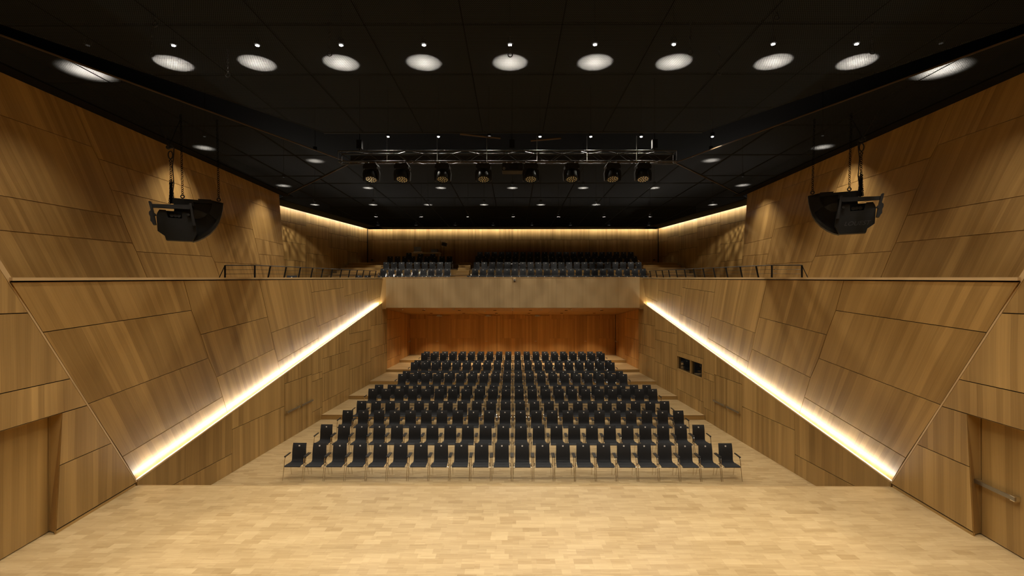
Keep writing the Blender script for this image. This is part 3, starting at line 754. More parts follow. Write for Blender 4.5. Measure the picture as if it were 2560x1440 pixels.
rear = struct(empty('ceiling_rear', (0, 0, 0)))
YN = we1.y
e = (we2.x - we1.x, we2.y - we1.y)
xs = [(-7.5 + i) * PW for i in range(16)]
gl0 = (G1.x + .34, YW); gd = (-.228, -1)
grid(rear, xs, [YN, 23.2, 26.6, 30, 33.4, 36.4, YW - .32],
     [((we1.x, we1.y), (e[1], -e[0])), ((-we1.x, we1.y), (-e[1], -e[0])), (gl0, (1, -.228)), ((-gl0[0], YW), (-1, -.228))])
trim(MB().box((0, YN, ZC + .04), (2 * -we1.x, .05, .12)), M['bronze'])
trim(MB().box((0, YN + .1, ZC + .22), (2 * -we1.x, .06, .22)), M['truss'])
# dark slab over everything, outer walls behind the stage
struct(MB().box((0, 18, 13.2), (36, 46, .2)).build('ceiling_slab', M['matte']))
struct(MB().box((0, -3.1, 6.5), (36, .2, 13.6)).build('wall_stage_rear', M['wood']))
struct(MB().box((-15.6, 18, 12), (.2, 46, 2.6)).build('wall_left_plenum', M['matte']))
struct(MB().box((15.6, 18, 12), (.2, 46, 2.6)).build('wall_right_plenum', M['matte']))

# ------------------------------------------------------------------ lamps above the mesh
HL = .40
def lamp_proto(top, lens):
    r = empty('downlight', (0, 0, 0))
    MB().tube([(0, 0, .03), (0, 0, .16)], .075, 12).build('lamp_housing', M['matte'], r)
    MB().disc((0, 0, .012), .042, .012, 14).build('lamp_lens', lens, r)
    MB().tube([(0, 0, .15), (0, 0, top)], .008, 5).build('stem', M['matte'], r)
    return r
LPS = {}
ordn = ['first', 'second', 'third', 'fourth', 'fifth', 'sixth', 'seventh', 'eighth', 'ninth', 'tenth', 'eleventh', 'twelfth', 'thirteenth', 'fourteenth', 'fifteenth', 'sixteenth', 'seventeenth', 'eighteenth', 'nineteenth', 'twentieth', 'twenty-first', 'twenty-second']
def lamp(x, y, z, power, label, group, ang=94, col=LAMP, light=True, rad=.03, lens='bulb', blend=.15):
    key = (round(z, 2), lens)
    if key in LPS: o = copy_tree(LPS[key])
    else: o = LPS[key] = lamp_proto(13.12 - z, M[lens])
    o.location = (x, y, z); tag(o, label, 'light', group)
    if light: spot((x, y, z - .002), power, col, ang, blend, rad)
Yr = 11.22
for i, px in enumerate((2137, 1930, 1683, 1487, 1275, 1060, 853, 643, 433)):
    p = atZ(px, 158, ZC)
    lamp(p.x, Yr, ZC + HL, P_STAGE, 'bright round lamp above the ceiling mesh, %s of nine from the window wall' % ordn[i], 'bright lamps above the mesh raft')
for j, yy in enumerate((8.2, 5.2, 2.2, -.6)):
    for i in range(9):
        spot(((i - 4) * PW, yy, ZC + HL), P_STAGE, LAMP, 94, .15, .03)
for m in (1, -1):
    for nm_, x, yy in (('nearest the stage', 10.25, 11.62), ('above the loudspeaker', 11.25, 17.6), ('near the wall end', 11.2, 23.6), ('beside the truss end', 7.9, 19.3), ('at the stage front', 10.6, 7.2)):
        lamp(-x * m, yy, ZC + (.62 if yy == 11.62 else HL), P_WING, 'round lamp above wing mesh, %s, %s' % (nm_, {1: 'windowless side', -1: 'window side'}[m]), 'lamps above the wing meshes', rad=.022, lens='bulb_dim', blend=.9)
for i, px in enumerate((1781, 1603, 1477, 1350, 1223, 1096, 970)):
    p = atY(px, 343, 17.6)
    lamp(p.x, 17.6, p.z, P_GAP * (.3 if i == 0 else 1), 'small bright spot behind the truss, %s of seven from the window side' % ordn[i], 'bright spots behind the lighting truss', ang=90 if i == 0 else 150, blend=.5, rad=.06)
for r_, (yp, pxs) in enumerate(((470, (920, 1102, 1281, 1458, 1636)), (512, (787, 933, 1070, 1210, 1352, 1490, 1782)), (542, (940, 1053, 1170, 1283, 1396, 1510, 1625)), (563, (945, 1040, 1138, 1233, 1330, 1426, 1523, 1622)))):
    for i, px in enumerate(reversed(pxs)):
        p = atZ(px, yp, ZC)
        lamp(p.x, p.y, ZC + .14, P_REAR * (1, 1.0, 1.1, .08)[r_], 'faint recessed downlight, %s from window wall, %s row behind truss' % (ordn[i], ordn[r_]), 'recessed downlights of the rear ceiling', ang=(130, 128, 84, 80)[r_], rad=.01, lens='bulb_dim')
# downlights under the balcony
def under_proto():
    r = empty('recessed_downlight', (0, 0, 0))
    MB().disc((0, 0, 0), .10, .02, 18).build('rim', M['matte'], r)
    MB().disc((0, 0, -.012), .055, .006, 14).build('lamp_lens', M['lens_on'], r)
    return r
UP0 = under_proto(); first = True
so_z = lambda Y: zb + (z1s - zb) * (Y - YB) / (YR - YB)
k = 0
for row, yy in (('front', 32.6), ('rear', 35.6)):
    for i in range(6):
        x = 6.0 - i * 2.4
        o = UP0 if first else copy_tree(UP0); first = False
        o.location = (x, yy, so_z(yy) - .012); o.rotation_euler = (math.atan2(z1s - zb, YR - YB), 0, 0)
        tag(o, 'dark round downlight in the wooden balcony underside, %s row, %s from the window wall' % (row, ordn[i]), 'light', 'downlights under the balcony')
        spot((x, yy, so_z(yy) - .05), P_UNDER, WARM, 84, .5, .05)
def dome(x, y, label):
    p = atZ(x, y, 0) if False else None
    Yq = YB + (YR - YB) * (y - 769.6) / (786.3 - 769.6); q = atY(x, y, Yq)
    tag(MB().tube([(q.x, Yq, so_z(Yq) - .07), (q.x, Yq, so_z(Yq) - .045), (q.x, Yq, so_z(Yq) - .005)], [.02, .05, .06], 10).build('smoke_detector', M['plate'], None, True), label, 'detector', 'white detectors under the balcony')
for i, (x, y) in enumerate(((1006, 772.5), (1061, 772), (1134, 772), (1212, 777), (1281, 773), (1354, 772.5), (1428, 772), (1502, 772))):
    dome(x, y, 'small white detector under the balcony, %s from the windowless wall' % ordn[i])

# ------------------------------------------------------------------ chairs
def sheet(prof, th, ns=6):
    """bent padded sheet; prof = (y, z, half width), bulge across"""
    mb = MB(); n = len(prof); vs = []; 
    nrm = []
    for i in range(n):
        a, b_ = prof[max(i - 1, 0)], prof[min(i + 1, n - 1)]
        t = V((0, b_[0] - a[0], b_[1] - a[1])).normalized(); nrm.append(V((0, -t.z, t.y)))
    for side in (1, -1):
        for i, (y, z, hw) in enumerate(prof):
            for j in range(ns + 1):
                s = -1 + 2 * j / ns
                dip = -.012 * (1 - s * s)
                vs.append(V((s * hw, y, z)) + nrm[i] * (th / 2 * side * (1 if abs(s) < 1 and 0 < i < n - 1 else .55) + dip))
    fs = []; w_ = ns + 1; o = n * w_
    for i in range(n - 1):
        for j in range(ns):
            a = i * w_ + j
            fs.append([a, a + 1, a + w_ + 1, a + w_]); fs.append([o + a, o + a + w_, o + a + w_ + 1, o + a + 1])
    for i in range(n - 1):
        for j in (0, ns):
            a = i * w_ + j; fs.append([a, a + w_, o + a + w_, o + a])
    for i in (0, n - 1):
        for j in range(ns):
            a = i * w_ + j; fs.append([a, a + 1, o + a + 1, o + a])
    return mb.add(vs, fs)
seat_prof = [(-.005, .405, .228), (.0, .425, .232), (.02, .437, .234), (.12, .440, .232), (.27, .427, .222), (.38, .428, .216), (.43, .450, .214)]
back_prof = [(.414, .428, .215), (.440, .452, .214), (.455, .50, .213), (.462, .58, .212), (.462, .68, .210), (.474, .80, .207), (.50, .92, .204), (.518, .968, .202)]
def make_chair(name):
    c = empty(name, (0, 0, 0))
    sheet(seat_prof, .03).build('seat', M['fabric'], c, True)
    sheet(back_prof, .026).build('backrest', M['fabric'], c, True)
    MB().box((0, .476, .893), (.042, .008, .04), Matrix.Rotation(-.2, 3, 'X')).build('number_plate', M['plate'], c)
    for s in (-1, 1):
        MB().tube([(s * .284, 0, .0), (s * .284, .07, .30), (s * .284, .115, .52), (s * .284, .14, .61), (s * .284, .175, .648), (s * .284, .24, .655), (s * .284, .46, .665)], .0105, 6).build('leg', M['chrome'], c, True)
        MB().tube([(s * .284, .086, .385), (s * .262, .2, .40), (s * .25, .36, .41), (s * .252, .42, .37), (s * .262, .535, .0)], .0105, 6).build('leg', M['chrome'], c, True)
        MB().box((s * .284, .31, .672), (.042, .36, .024), Matrix.Rotation(.03, 3, 'X')).box((s * .284, .142, .664), (.036, .03, .022), Matrix.Rotation(.5, 3, 'X')).build('armrest', M['pad'], c)
    MB().tube([(-.284, .086, .385), (.284, .086, .385)], .010, 6).tube([(-.25, .36, .408), (.25, .36, .408)], .010, 6).build('seat_frame', M['chrome'], c, True)
    return c
CH = make_chair('stacking_armchair'); first = True
rows = [(22, 50.71, 0, 1280.2), (22, 44.29, 0, 1280.4), (22, 39.33, 0, 1282), (22, 36.07, 0, 1282.2), (22, 33.33, 1, 1281.3), (22, 31.86, 1, 1281.8), (20, 29.12, 2, 1281.4), (20, 28.0, 2, 1282), (20, 25.91, 3, 1281.7), (20, 25.06, 3, 1282), (20, 23.35, 4, 1282.3), (20, 22.66, 4, 1282.4)]
SP = .616
chair_i = 0
for r_, (n, p, lv, cx) in enumerate(rows):
    Yb = 50.71 / p * 14.69
    xc = atY(cx, 1000, Yb).x
    for i in range(n):
        k = i      # from the window wall
        x = xc + ((n - 1) / 2 - i) * SP
        o = CH if first else copy_tree(CH); first = False
        o.location = (x + random.uniform(-.0015, .0015), Yb - .485 + random.uniform(-.01, .01), H[lv]); o.rotation_euler = (0, 0, random.uniform(-.003, .003))
        tag(o, 'black chrome-legged armchair, %s from the window wall in the %s hall row from the stage' % (ordn[i], ordn[r_]), 'chair', 'black armchairs in rows on the hall floor')
def make_bseat():
    c = empty('balcony_chair', (0, 0, 0))
    sheet(seat_prof, .03, 3).build('seat', M['fabric'], c, True)
    sheet(back_prof, .026, 4).build('backrest', M['fabric'], c, True)
    MB().box((0, .476, .893), (.042, .008, .04), Matrix.Rotation(-.2, 3, 'X')).build('number_plate', M['plate'], c)
    f = MB()
    for s in (-1, 1):
        f.tube([(s * .250, 0, 0), (s * .250, .115, .52), (s * .250, .175, .648), (s * .250, .46, .66)], .011, 5).tube([(s * .25, .36, .41), (s * .25, .535, 0)], .011, 5)
        MB().box((s * .250, .30, .672), (.036, .34, .024)).build('armrest', M['pad'], c)
    f.tube([(-.262, .086, .385), (.262, .086, .385)], .010, 5)
    f.build('frame', M['chrome'], c, True)
    return c
BS = make_bseat(); first = True
blocks_b = [(0, 'frontmost', 31.9, 19.85 + .9, ((948, 9), (1179 - 3, 22))), ]
brow = [(0, 31.95 - .0, 4), (1, 33.1, None), (2, 34.28, None), (3, 35.56, None), (4, 36.8, None)]
SB = .546
for lv, Yb, _ in brow:
    for blk, xr, n in (('narrow', atY({0: 1128, 1: 1128, 2: 1129, 3: 1133, 4: 1133}[lv], 660, Yb).x, 9), ('wide', atY({0: 1620, 1: 1617, 2: 1606, 3: 1595, 4: 1586}[lv], 660, Yb).x, 22)):
        if lv == 4 and blk == 'narrow': continue
        for i in range(n):
            x = xr - (i + .5) * SB
            o = BS if first else copy_tree(BS); first = False
            o.location = (x, Yb - .485, TZ[lv]); o.rotation_euler = (0, 0, 0)
            tag(o, 'black balcony seat, %s from the window side of the %s block, %s balcony row' % (ordn[i], blk, ordn[lv]), 'seat', 'black seats on the rear balcony')
# chairs elsewhere on the balcony level
for x, yy, z, lb in ((atY(1021, 640, 37.3).x, 37.0, TZ[4], 'black balcony chair standing beside the control table'),
                     (atY(1049, 640, 37.6).x, 37.5, TZ[4], 'black chair behind the control table, at its laptop'),
                     (atY(1080, 640, 37.6).x, 37.5, TZ[4], 'black chair behind the control table, at its mixer'),
                     (-9.97, 30.75, TZ[0], 'black balcony chair at the foot of the side stairs, near the railing'),
                     (-9.38, 30.75, TZ[0], 'black balcony chair at the foot of the side stairs, near the seat block')):
    o = copy_tree(BS); o.location = (x, yy, z); tag(o, lb, 'chair')
o = copy_tree(BS); o.location = (atY(727, 690, 19.3).x, 18.9, 5.31); tag(o, 'single black chair behind the gallery railing away from the window', 'chair')

# ------------------------------------------------------------------ control table, its things, lamp stand
Yt = 37.05
ta, tb = atY(1029, 631, Yt), atY(1100, 631, Yt)
zt_ = ta.z; zf_ = TZ[4]
tbl = empty('control_table', ((ta.x + tb.x) / 2, Yt, zf_), 'pale table with slim legs on the top balcony tier', 'table')
wt = tb.x - ta.x
MB().box((0, .3, zt_ - zf_ - .02), (wt, .75, .04)).build('table_top', M['table'], tbl)
MB().box((0, .02, zt_ - zf_ - .10), (wt - .2, .02, .03)).build('apron', M['table'], tbl)
for s in (-1, 1):
    for yy in (0, .6): MB().box((s * (wt / 2 - .06), yy, (zt_ - zf_) / 2 - .02), (.045, .045, zt_ - zf_ - .04)).build('leg', M['table'], tbl)
p0 = V((atY(1043, 625, Yt).x, Yt + .3, zt_))
lap = empty('laptop', p0, 'black opened laptop on a pale stand on the control table', 'laptop')
MB().box((0, 0, .07), (.62, .3, .02)).box((-.3, 0, .03), (.02, .3, .06)).box((.3, 0, .03), (.02, .3, .06)).build('stand', M['table'], lap)
MB().box((0, .05, .09), (.5, .3, .025)).build('keyboard_base', M['black'], lap)
MB().box((-.02, -.08, .26), (.55, .02, .36), Matrix.Rotation(.18, 3, 'X')).build('screen_lid', M['lid'], lap)
p0 = V((atY(1085, 625, Yt).x, Yt + .3, zt_))
mx = empty('mixer_rack', p0, 'black mixing rack standing on the control table', 'mixer')
MB().box((0, 0, .13), (.52, .35, .26)).build('rack_case', M['black'], mx)
for k in range(3): MB().box((0, -.18, .05 + k * .075), (.48, .012, .055)).build('rack_unit', M['lid'], mx)
sp_ = atY(1110, 640, 37.2)
ls = empty('spotlight_stand', (sp_.x, 37.2, zf_), 'tripod stand carrying a small black spotlight with bright barn doors', 'spotlight')
hz = atY(1110, 611, 37.2).z - zf_
MB().tube([(0, 0, .3), (0, 0, hz - .1)], .02, 8).build('pole', M['black'], ls)
for k in range(3):
    a = k * 2.094 + .5
    MB().tube([(0, 0, .62), (.38 * math.cos(a), .38 * math.sin(a), 0)], .014, 6).build('leg', M['black'], ls)
hd = MB().box((.03, 0, hz), (.36, .3, .24), Matrix.Rotation(.2, 3, 'Y')).build('lamp_head', M['black'], ls)
MB().box((-.05, -.16, hz + .17), (.36, .2, .012), Matrix.Rotation(.25, 3, 'Y') @ Matrix.Rotation(-.5, 3, 'X')).build('barn_door', M['table'], ls)
MB().box((-.12, -.16, hz - .14), (.16, .12, .012), Matrix.Rotation(.4, 3, 'Y')).build('barn_door', M['table'], ls)
# small camera on the balcony front
cp = atY(1286.5, 700, YB - .1)
cm = empty('front_camera', (cp.x, YB, cp.z), 'small pale camera with a dark lens fixed to the balcony front', 'camera')
MB().box((0, -.05, .1), (.16, .1, .14)).build('bracket', M['edge'], cm)
MB().tube([(0, -.02, 0), (0, -.16, 0)], .055, 12).build('camera_body', M['plate'], cm, True)
MB().disc((0, -.165, 0), .04, .012, 14, Matrix.Rotation(math.pi / 2, 3, 'X')).build('lens', M['black'], cm)
MB().tube([(0, -.06, -.05), (0, -.06, -.14)], [.07, .015], 10).build('mount_foot', M['bronze'], cm)

# ------------------------------------------------------------------ gallery railings
def railing(m):
    pb = [(637, 698.3), (669, 698), (709, 697.8), (745, 697.5), (776, 697.2), (802, 697), (826, 696.8), (849, 696.6), (870, 696.4), (889, 696.2), (905, 696), (921, 695.8), (936, 695.6)]
    a, b_ = pt_ti(27, 705), pt_ti(957, 697)
    fn = [(b_.x - a.x) / (b_.y - a.y), (b_.z - a.z) / (b_.y - a.y)]
    base = []
    for x, y in pb:
        d = ray(x, y); # intersect vertical plane over the parapet, 0.22 m behind its edge
        X0 = a.x - .22
        t = (X0 - fn[0] * a.y) / (d.x - fn[0] * d.y)
        Y = d.y * t; base.append(V((X0 + fn[0] * (Y - a.y), Y, a.z + fn[1] * (Y - a.y) + .075)))
    rt = empty('gallery_railing', (base[0].x * m, base[0].y, 5.3), 'black steel gallery railing with thin wires ' + NEAR[m], 'railing')
    off = V((base[0].x, base[0].y, 5.3))
    X = lambda p: V(((p.x - off.x) * m, p.y - off.y, p.z - off.z))
    hts = .40; tops = [p + V((.10, 0, hts)) for p in base]
    tops[0] = base[0] + V((0, 0, hts))
    e = base[0] + V((-.98, 0, -.02)); et = e + V((0, 0, hts + .02))
    fw = V((0, .028, 0)); 
    for p, q in [(e, et)] + list(zip(base, tops)):
        lo = p - UP * (.09 if p is not e else .70)
        MB().add([X(k) for k in (lo - fw + V((-.006, 0, 0)), lo + fw + V((-.006, 0, 0)), lo + fw + V((.006, 0, 0)), lo - fw + V((.006, 0, 0)), q - fw + V((-.006, 0, 0)), q + fw + V((-.006, 0, 0)), q + fw + V((.006, 0, 0)), q - fw + V((.006, 0, 0)))],
                 [[0, 3, 2, 1], [4, 5, 6, 7], [0, 1, 5, 4], [1, 2, 6, 5], [2, 3, 7, 6], [3, 0, 4, 7]]).build('post', M['black'], rt)
        MB().add([X(k) + V((0, 0, 0)) for k in (lo + V((-.028, -.006, 0)), lo + V((.028, -.006, 0)), lo + V((.028, .006, 0)), lo + V((-.028, .006, 0)), q + V((-.028, -.006, 0)), q + V((.028, -.006, 0)), q + V((.028, .006, 0)), q + V((-.028, .006, 0)))],
                 [[0, 3, 2, 1], [4, 5, 6, 7], [0, 1, 5, 4], [1, 2, 6, 5], [2, 3, 7, 6], [3, 0, 4, 7]]).build('post', M['black'], rt)
    MB().tube([X(p) for p in [et] + tops], .016, 6).build('top_rail', M['black'], rt)
    MB().tube([X(et), X(e + V((-.15, -.3, -.3)))], .014, 6).build('brace', M['black'], rt)
    for f in (.34, .68):
        MB().tube([X(et + (e - et) * f)] + [X(q + (p - q) * f) for p, q in zip(base, tops)], .006, 5).build('wire', M['black'], rt)
railing(1); railing(-1)

# ------------------------------------------------------------------ truss with moving heads
YT = 16.85
zt1 = atY(1280, 377, YT).z; a_ = .36
xl, xr = atY(845, 380, YT).x, atY(1692, 380, YT).x
tr = empty('lighting_truss', ((xl + xr) / 2, YT, zt1 - a_), 'long dark box truss hanging below the ceiling gap', 'truss')
L = xr - xl
for yy in (0, a_):
    for zz in (0, a_): MB().tube([(-L / 2, yy, zz), (L / 2, yy, zz)], .024, 8).build('chord', M['truss'], tr, True)
nb = 24; st = L / nb
for face in range(4):
    for i in range(nb):
        x0, x1 = -L / 2 + i * st, -L / 2 + (i + 1) * st; f = (0, a_) if i % 2 else (a_, 0)
        p, q = {0: ((x0, 0, f[0]), (x1, 0, f[1])), 1: ((x0, a_, f[0]), (x1, a_, f[1])), 2: ((x0, f[0], 0), (x1, f[1], 0)), 3: ((x0, f[0], a_), (x1, f[1], a_))}[face]
        MB().tube([p, q], .010, 5).build('brace', M['truss'], tr)
for x in (-L / 2, L / 2):
    MB().tube([(x, 0, 0), (x, a_, 0), (x, a_, a_), (x, 0, a_)], .014, 6, True).build('end_frame', M['truss'], tr)
for px in (895, 1280, 1640):
    x = atY(px, 380, YT).x - (xl + xr) / 2
    MB().tube([(x, a_ / 2, a_), (x, a_ / 2, a_ + 13.11 - zt1)], .018, 6).box((x, a_ / 2, a_ + .28), (.18, .16, .3)).build('hoist', M['matte'], tr)
for px in (968, 1093, 1217, 1342, 1467, 1591):
    x = atY(px, 380, YT).x - (xl + xr) / 2
    MB().tube([(x, -.03, -.02), (x, -.03, a_ + .5)], .012, 6).build('drop_cable', M['steel'], tr)
MB().tube([(-L * .14, .1, a_ + .62), (-L * .02, .1, a_ + .47)], .03, 6).build('conduit', M['bronze'], tr)
MB().tube([(L * .07, .1, a_ + .38), (L * .16, .1, a_ + .47)], .03, 6).build('conduit', M['bronze'], tr)
def make_head():
    r = empty('moving_head', (0, 0, 0))
    MB().box((-.13, 0, .02), (.05, .07, .08)).box((.13, 0, .02), (.05, .07, .08)).build('clamp', M['steel'], r)
    MB().prism([(-.24, -.20), (-.26, -.12), (-.20, -.02), (.20, -.02), (.26, -.12), (.24, -.20)], 'y', -.16, .16).build('base', M['cab'], r)
    y = MB()
    for s in (-1, 1): y.prism([(s * .215, -.22), (s * .27, -.24), (s * .295, -.36), (s * .28, -.60), (s * .245, -.62), (s * .225, -.40), (s * .17, -.27)], 'y', -.07, .07)
    y.prism([(-.22, -.20), (-.19, -.26), (.19, -.26), (.22, -.20)], 'y', -.08, .08)
    y.build('yoke', M['cab'], r)
    Rt = Matrix.Rotation(math.radians(-17), 3, 'X')
    prof = [(.15, -.10), (.20, .0), (.215, .12), (.215, .24), (.20, .26)]
    hd = MB(); hd.tube([V((0, 0, -.44)) + Rt @ V((0, 0, .14 - t)) for _, t in prof], [q for q, _ in prof], 20)
    h_ = hd.build('lamp_head', M['cab'], r, True)
    ls_ = MB(); c = V((0, 0, -.44)) + Rt @ V((0, 0, .14 - .263))
    pts = [(0, 0)] + [(.083 * math.cos(k * math.pi / 3), .083 * math.sin(k * math.pi / 3)) for k in range(6)] + [(.158 * math.cos(k * math.pi / 6 + .26), .158 * math.sin(k * math.pi / 6 + .26)) for k in range(12)]
    for x, yy in pts: ls_.disc(c + Rt @ V((x, yy, 0)), .027, .012, 10, Rt)
    ls_.build('lens_cluster', M['lens_on'], h_)
    return r
MH = make_head(); first = True
for i, px in enumerate((1607, 1531, 1429, 1327, 1209, 1107, 1006, 929)):
    o = MH if first else copy_tree(MH); first = False
    p = atY(px, 404, YT)
    o.location = (p.x, YT, zt1 - a_ - .085); o.rotation_euler = (0, 0, (px - 1280) / 1280 * .35)
    tag(o, 'black moving head light under the truss, %s of eight from the window side' % ordn[i], 'light', 'moving heads under the truss')
pp = atY(1281, 413, YT + .2); pp.z = zt1 - a_ - .024 - .185
pj = empty('projector', (pp.x, YT + .2, pp.z), 'flat black projector hanging at the middle of the truss', 'projector')
MB().prism([(-.36, -.12), (-.36, .11), (-.33, .135), (.33, .135), (.36, .11), (.36, -.12), (.34, -.135), (-.34, -.135)], 'y', -.25, .25).build('case', M['cab'], pj)
MB().tube([(-.29, -.25, -.06), (-.29, -.30, -.06)], .045, 12).build('lens', M['lid'], pj)
MB().box((-.2, 0, .16), (.05, .42, .05)).box((.2, 0, .16), (.05, .42, .05)).build('mount', M['steel'], pj)
for k in range(4): MB().box((.05, -.253, .06 - k * .04), (.3, .008, .015)).build('vent_slot', M['matte'], pj)

# ------------------------------------------------------------------ chains
def chain_mb(mb, a, b_, r=.011, ln=.075):
    a, b_ = V(a), V(b_); d = b_ - a; n = max(2, int(d.length / (ln * .72))); t = d.normalized(); s0 = t.orthogonal().normalized(); s1 = t.cross(s0)
    for i in range(n):
        c = a + d * ((i + .5) / n); s = s0 if i % 2 else s1; h = ln / 2 - r; w_ = r * 1.9
        mb.tube([c + t * h, c + t * h * .6 + s * w_, c - t * h * .6 + s * w_, c - t * h, c - t * h * .6 - s * w_, c + t * h * .6 - s * w_], r * .62, 4, True)
    return mb
def ring(mb, c, r, th, n=12, rot=None):
    rot = rot or Matrix.Identity(3)
    return mb.tube([V(c) + rot @ V((r * math.cos(2 * math.pi * i / n), 0, r * math.sin(2 * math.pi * i / n))) for i in range(n)], th, 6, True)
hooks = [(388, 40, 61), (380, 72, 136), (569, 123, 188), (824, 55, 135), (1275.5, 62, 137), (1726, 55, 132), (1798, 115, 182), (2180, 55, 130), (1942, 30, 45)]
for i, (x, ya, yb) in enumerate(hooks):
    p = atZ(x, ya, ZC); q = atY(x, yb, p.y)
    h_ = empty('hoist_chain', (p.x, p.y, q.z), 'thin black hoist chain with a ring below the ceiling mesh, %s from the windowless side' % ordn[i], 'chain', 'hoist chains below the ceiling mesh')
    chain_mb(MB(), (0, 0, .04), (0, 0, ZC - q.z), .008, .06).build('chain', M['black'], h_)
    ring(MB(), (0, 0, 0), .045, .010).build('ring', M['black'], h_)

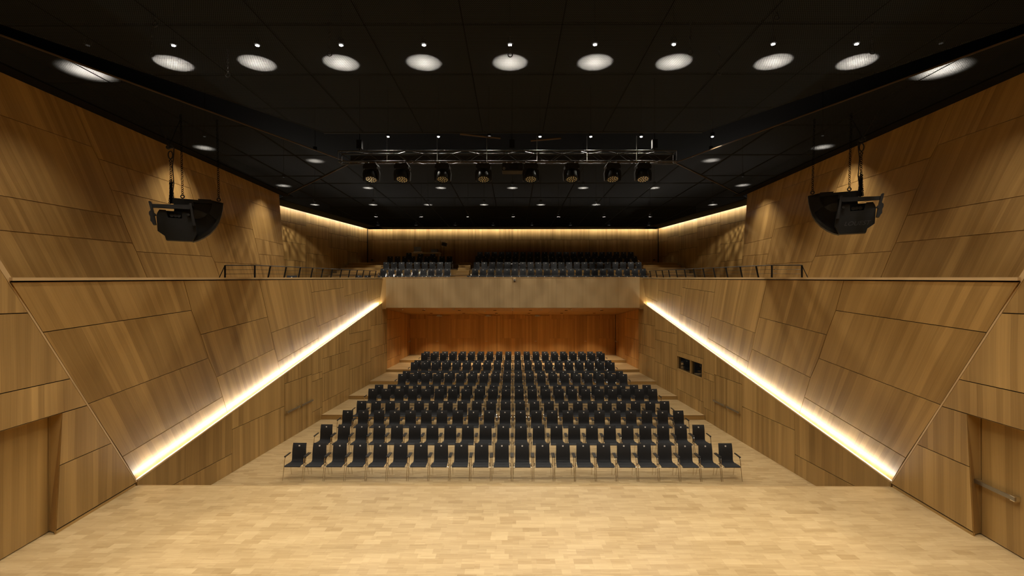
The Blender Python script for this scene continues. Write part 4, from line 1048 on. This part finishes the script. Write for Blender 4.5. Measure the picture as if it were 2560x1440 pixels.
# ------------------------------------------------------------------ hanging horn loudspeakers
YSP = 14.2
def speaker(m, ref, label, text):
    """ref: pixel of the horn's upper outer corner area; local x runs from the cabinet to the horn"""
    k = YSP / F
    org = atY(ref[0], ref[1], YSP)
    r = empty('horn_loudspeaker', org, label, 'loudspeaker', None, m * math.radians(30))
    s5 = 1 / 5.142 * k
    P = lambda x, y: ((x - 640) * s5 * m / 1.2, -(y - 1060) * s5)      # from the detail crop
    flip = lambda poly: [P(*p) for p in poly]
    # curved horn shell
    outer = [(1140, 820), (1130, 905), (1112, 985), (1080, 1080), (1030, 1160), (965, 1230), (880, 1292), (800, 1332), (725, 1356)]
    inner = [(1105, 828), (1096, 900), (1078, 972), (1048, 1055), (1002, 1128), (940, 1195), (862, 1254), (790, 1292), (725, 1316)]
    mb = MB()
    for i in range(len(outer) - 1): mb.prism(flip([outer[i], outer[i + 1], inner[i + 1], inner[i]]), 'y', .0, .30)
    mb.build('horn_shell', M['cab'], r)
    MB().prism(flip([(495, 812), (1120, 822), (1110, 905), (1092, 980), (1062, 1065), (1012, 1145), (950, 1212), (870, 1272), (795, 1312), (725, 1336), (560, 1336), (470, 1000)]), 'y', .27, .30).build('horn_back', M['cab2'], r)
    MB().prism(flip([(985, 800), (1140, 822), (1128, 905), (1062, 1060), (935, 970), (980, 900)]), 'y', .03, .12).build('horn_lip', M['cab'], r)
    MB().prism(flip([(495, 806), (800, 806), (980, 795), (1140, 820), (1138, 836), (495, 838)]), 'y', .03, .30).build('top_board', M['cab'], r)
    MB().prism(flip([(795, 790), (975, 786), (978, 800), (800, 802)]), 'y', .05, .3).build('top_flap', M['cab'], r)
    # lens-shaped throat inside the horn
    MB().prism(flip([(735, 930), (790, 928), (860, 945), (915, 970), (880, 1005), (830, 1035), (770, 1042), (735, 1030)]), 'y', .2, .28).build('horn_throat', M['grey'], r)
    # cabinet in front: chamfered plate with a window for the driver
    cabp = [(285, 1060), (300, 1020), (322, 985), (400, 985), (425, 1062), (432, 1078), (600, 1082), (600, 1002), (640, 985), (735, 985), (770, 1100), (790, 1250), (735, 1352), (725, 1360), (405, 1360), (388, 1308), (300, 1252)]
    MB().prism(flip(cabp), 'y', -.26, .02).build('cabinet', M['cab'], r)
    MB().prism(flip([(400, 985), (640, 985), (600, 1002), (600, 1082), (432, 1078)]), 'y', -.12, .03).build('driver_recess', M['matte'], r)
    for x in (470, 515, 560):
        c = P(x, 1045); MB().tube([(c[0], -.2, c[1]), (c[0], .0, c[1])], .05, 12).build('driver', M['cab2'], r)
    MB().prism(flip([(480, 818), (735, 830), (745, 900), (500, 905), (470, 870)]), 'y', -.1, .25).build('cable_tray', M['cab'], r)
    # suspension frame
    MB().prism(flip([(232, 930), (420, 920), (705, 905), (705, 962), (420, 968), (238, 972)]), 'y', -.36, -.26).build('crossbar', M['black'], r)
    MB().prism(flip([(198, 905), (214, 898), (232, 908), (262, 1040), (290, 1180), (255, 1186), (238, 1155), (222, 1140), (220, 1090), (205, 1060), (205, 1030), (225, 1010)]), 'y', -.40, -.22).build('side_arm', M['black'], r)
    MB().prism(flip([(695, 885), (725, 885), (745, 1000), (778, 1168), (742, 1168), (718, 1010)]), 'y', -.40, -.28).build('side_arm', M['black'], r)
    for x, y in ((270, 1060), (690, 1035)):
        c = P(x, y); MB().tube([(c[0], -.42, c[1]), (c[0], -.3, c[1])], .035, 10).build('pivot_knob', M['black'], r)
    # chains
    top = ZC - .03 - org.z
    for x in (592, 1075):
        c = P(x, 770)
        chain_mb(MB(), (c[0], .16, c[1] + .03), (c[0] - m * .05, .16, top), .015, .085).build('chain', M['matte'], r)
        ring(MB(), (c[0], .16, c[1]), .045, .016).build('shackle', M['black'], r)
    c = P(450, 800)
    mb = chain_mb(MB(), (c[0], .1, c[1] - .15), (c[0] - m * .01, .1, c[1] + 1.02), .016, .085)
    for q in range(9): chain_mb(mb, (c[0] + m * random.uniform(-.06, .05), .1 + random.uniform(-.06, .06), c[1] - .18), (c[0] + m * random.uniform(-.03, .03), .1, c[1] + .30 + .25 * random.random()), .015, .08)
    mb.build('hoist_chain', M['matte'], r)
    hk = P(442, 340)
    MB().tube([(hk[0], .1, hk[1] - .05), (hk[0] - .03, .1, hk[1] + .02), (hk[0], .1, hk[1] + .07), (hk[0] + .03, .1, hk[1] + .02)], .018, 6, True).build('hook', M['black'], r)
    lk = P(440, 255)
    MB().tube([V((lk[0], .1, lk[1])) + V((.055 * math.cos(t), 0, .115 * math.sin(t))) for t in [2 * math.pi * i / 14 for i in range(14)]], .016, 6, True).build('master_link', M['black'], r)
    sh = P(428, 160)
    mb = MB(); ring(mb, (sh[0] - .03, .1, sh[1]), .045, .02); ring(mb, (sh[0] + .03, .1, sh[1] + .03), .045, .02); mb.box((sh[0], .1, sh[1] - .01), (.16, .05, .03)); mb.build('bridle_shackle', M['black'], r)
    for dx, dy in ((-m * .42, -.1), (m * .25, .4)):
        MB().tube([(sh[0], .1, sh[1] + .05), (sh[0] + dx, .1 + dy, top)], .012, 5).build('bridle_rope', M['black'], r)
    cb = [P(x, y) for x, y in ((488, 160), (484, 260), (468, 400), (478, 520), (486, 620), (470, 750), (490, 830))]
    MB().tube([(p[0], .04, p[1]) for p in cb], .014, 6).build('cable', M['black'], r)
    if text:
        cu = bpy.data.curves.new('raised_lettering', 'FONT'); cu.body = text; cu.size = .17; cu.shear = .35; cu.extrude = .006; cu.align_x = 'CENTER'; cu.materials.append(M['grey'])
        c = P(520, 1262)
        tmp = link(bpy.data.objects.new('lettering_curve', cu)); bpy.context.view_layer.update()
        me = bpy.data.meshes.new_from_object(tmp.evaluated_get(bpy.context.evaluated_depsgraph_get())); bpy.data.objects.remove(tmp)
        t = link(bpy.data.objects.new('raised_lettering', me), r); t.location = (c[0], -.263, c[1]); t.rotation_euler = (math.pi / 2, 0, 0)
speaker(1, (340 + 640 / 5.142, 340 + 1060 / 5.142), 'black curved horn loudspeaker hanging before the windowless upper wall', '')
speaker(-1, (2115, 528), 'black curved horn loudspeaker hanging above the control room window side', 'LOUEST')
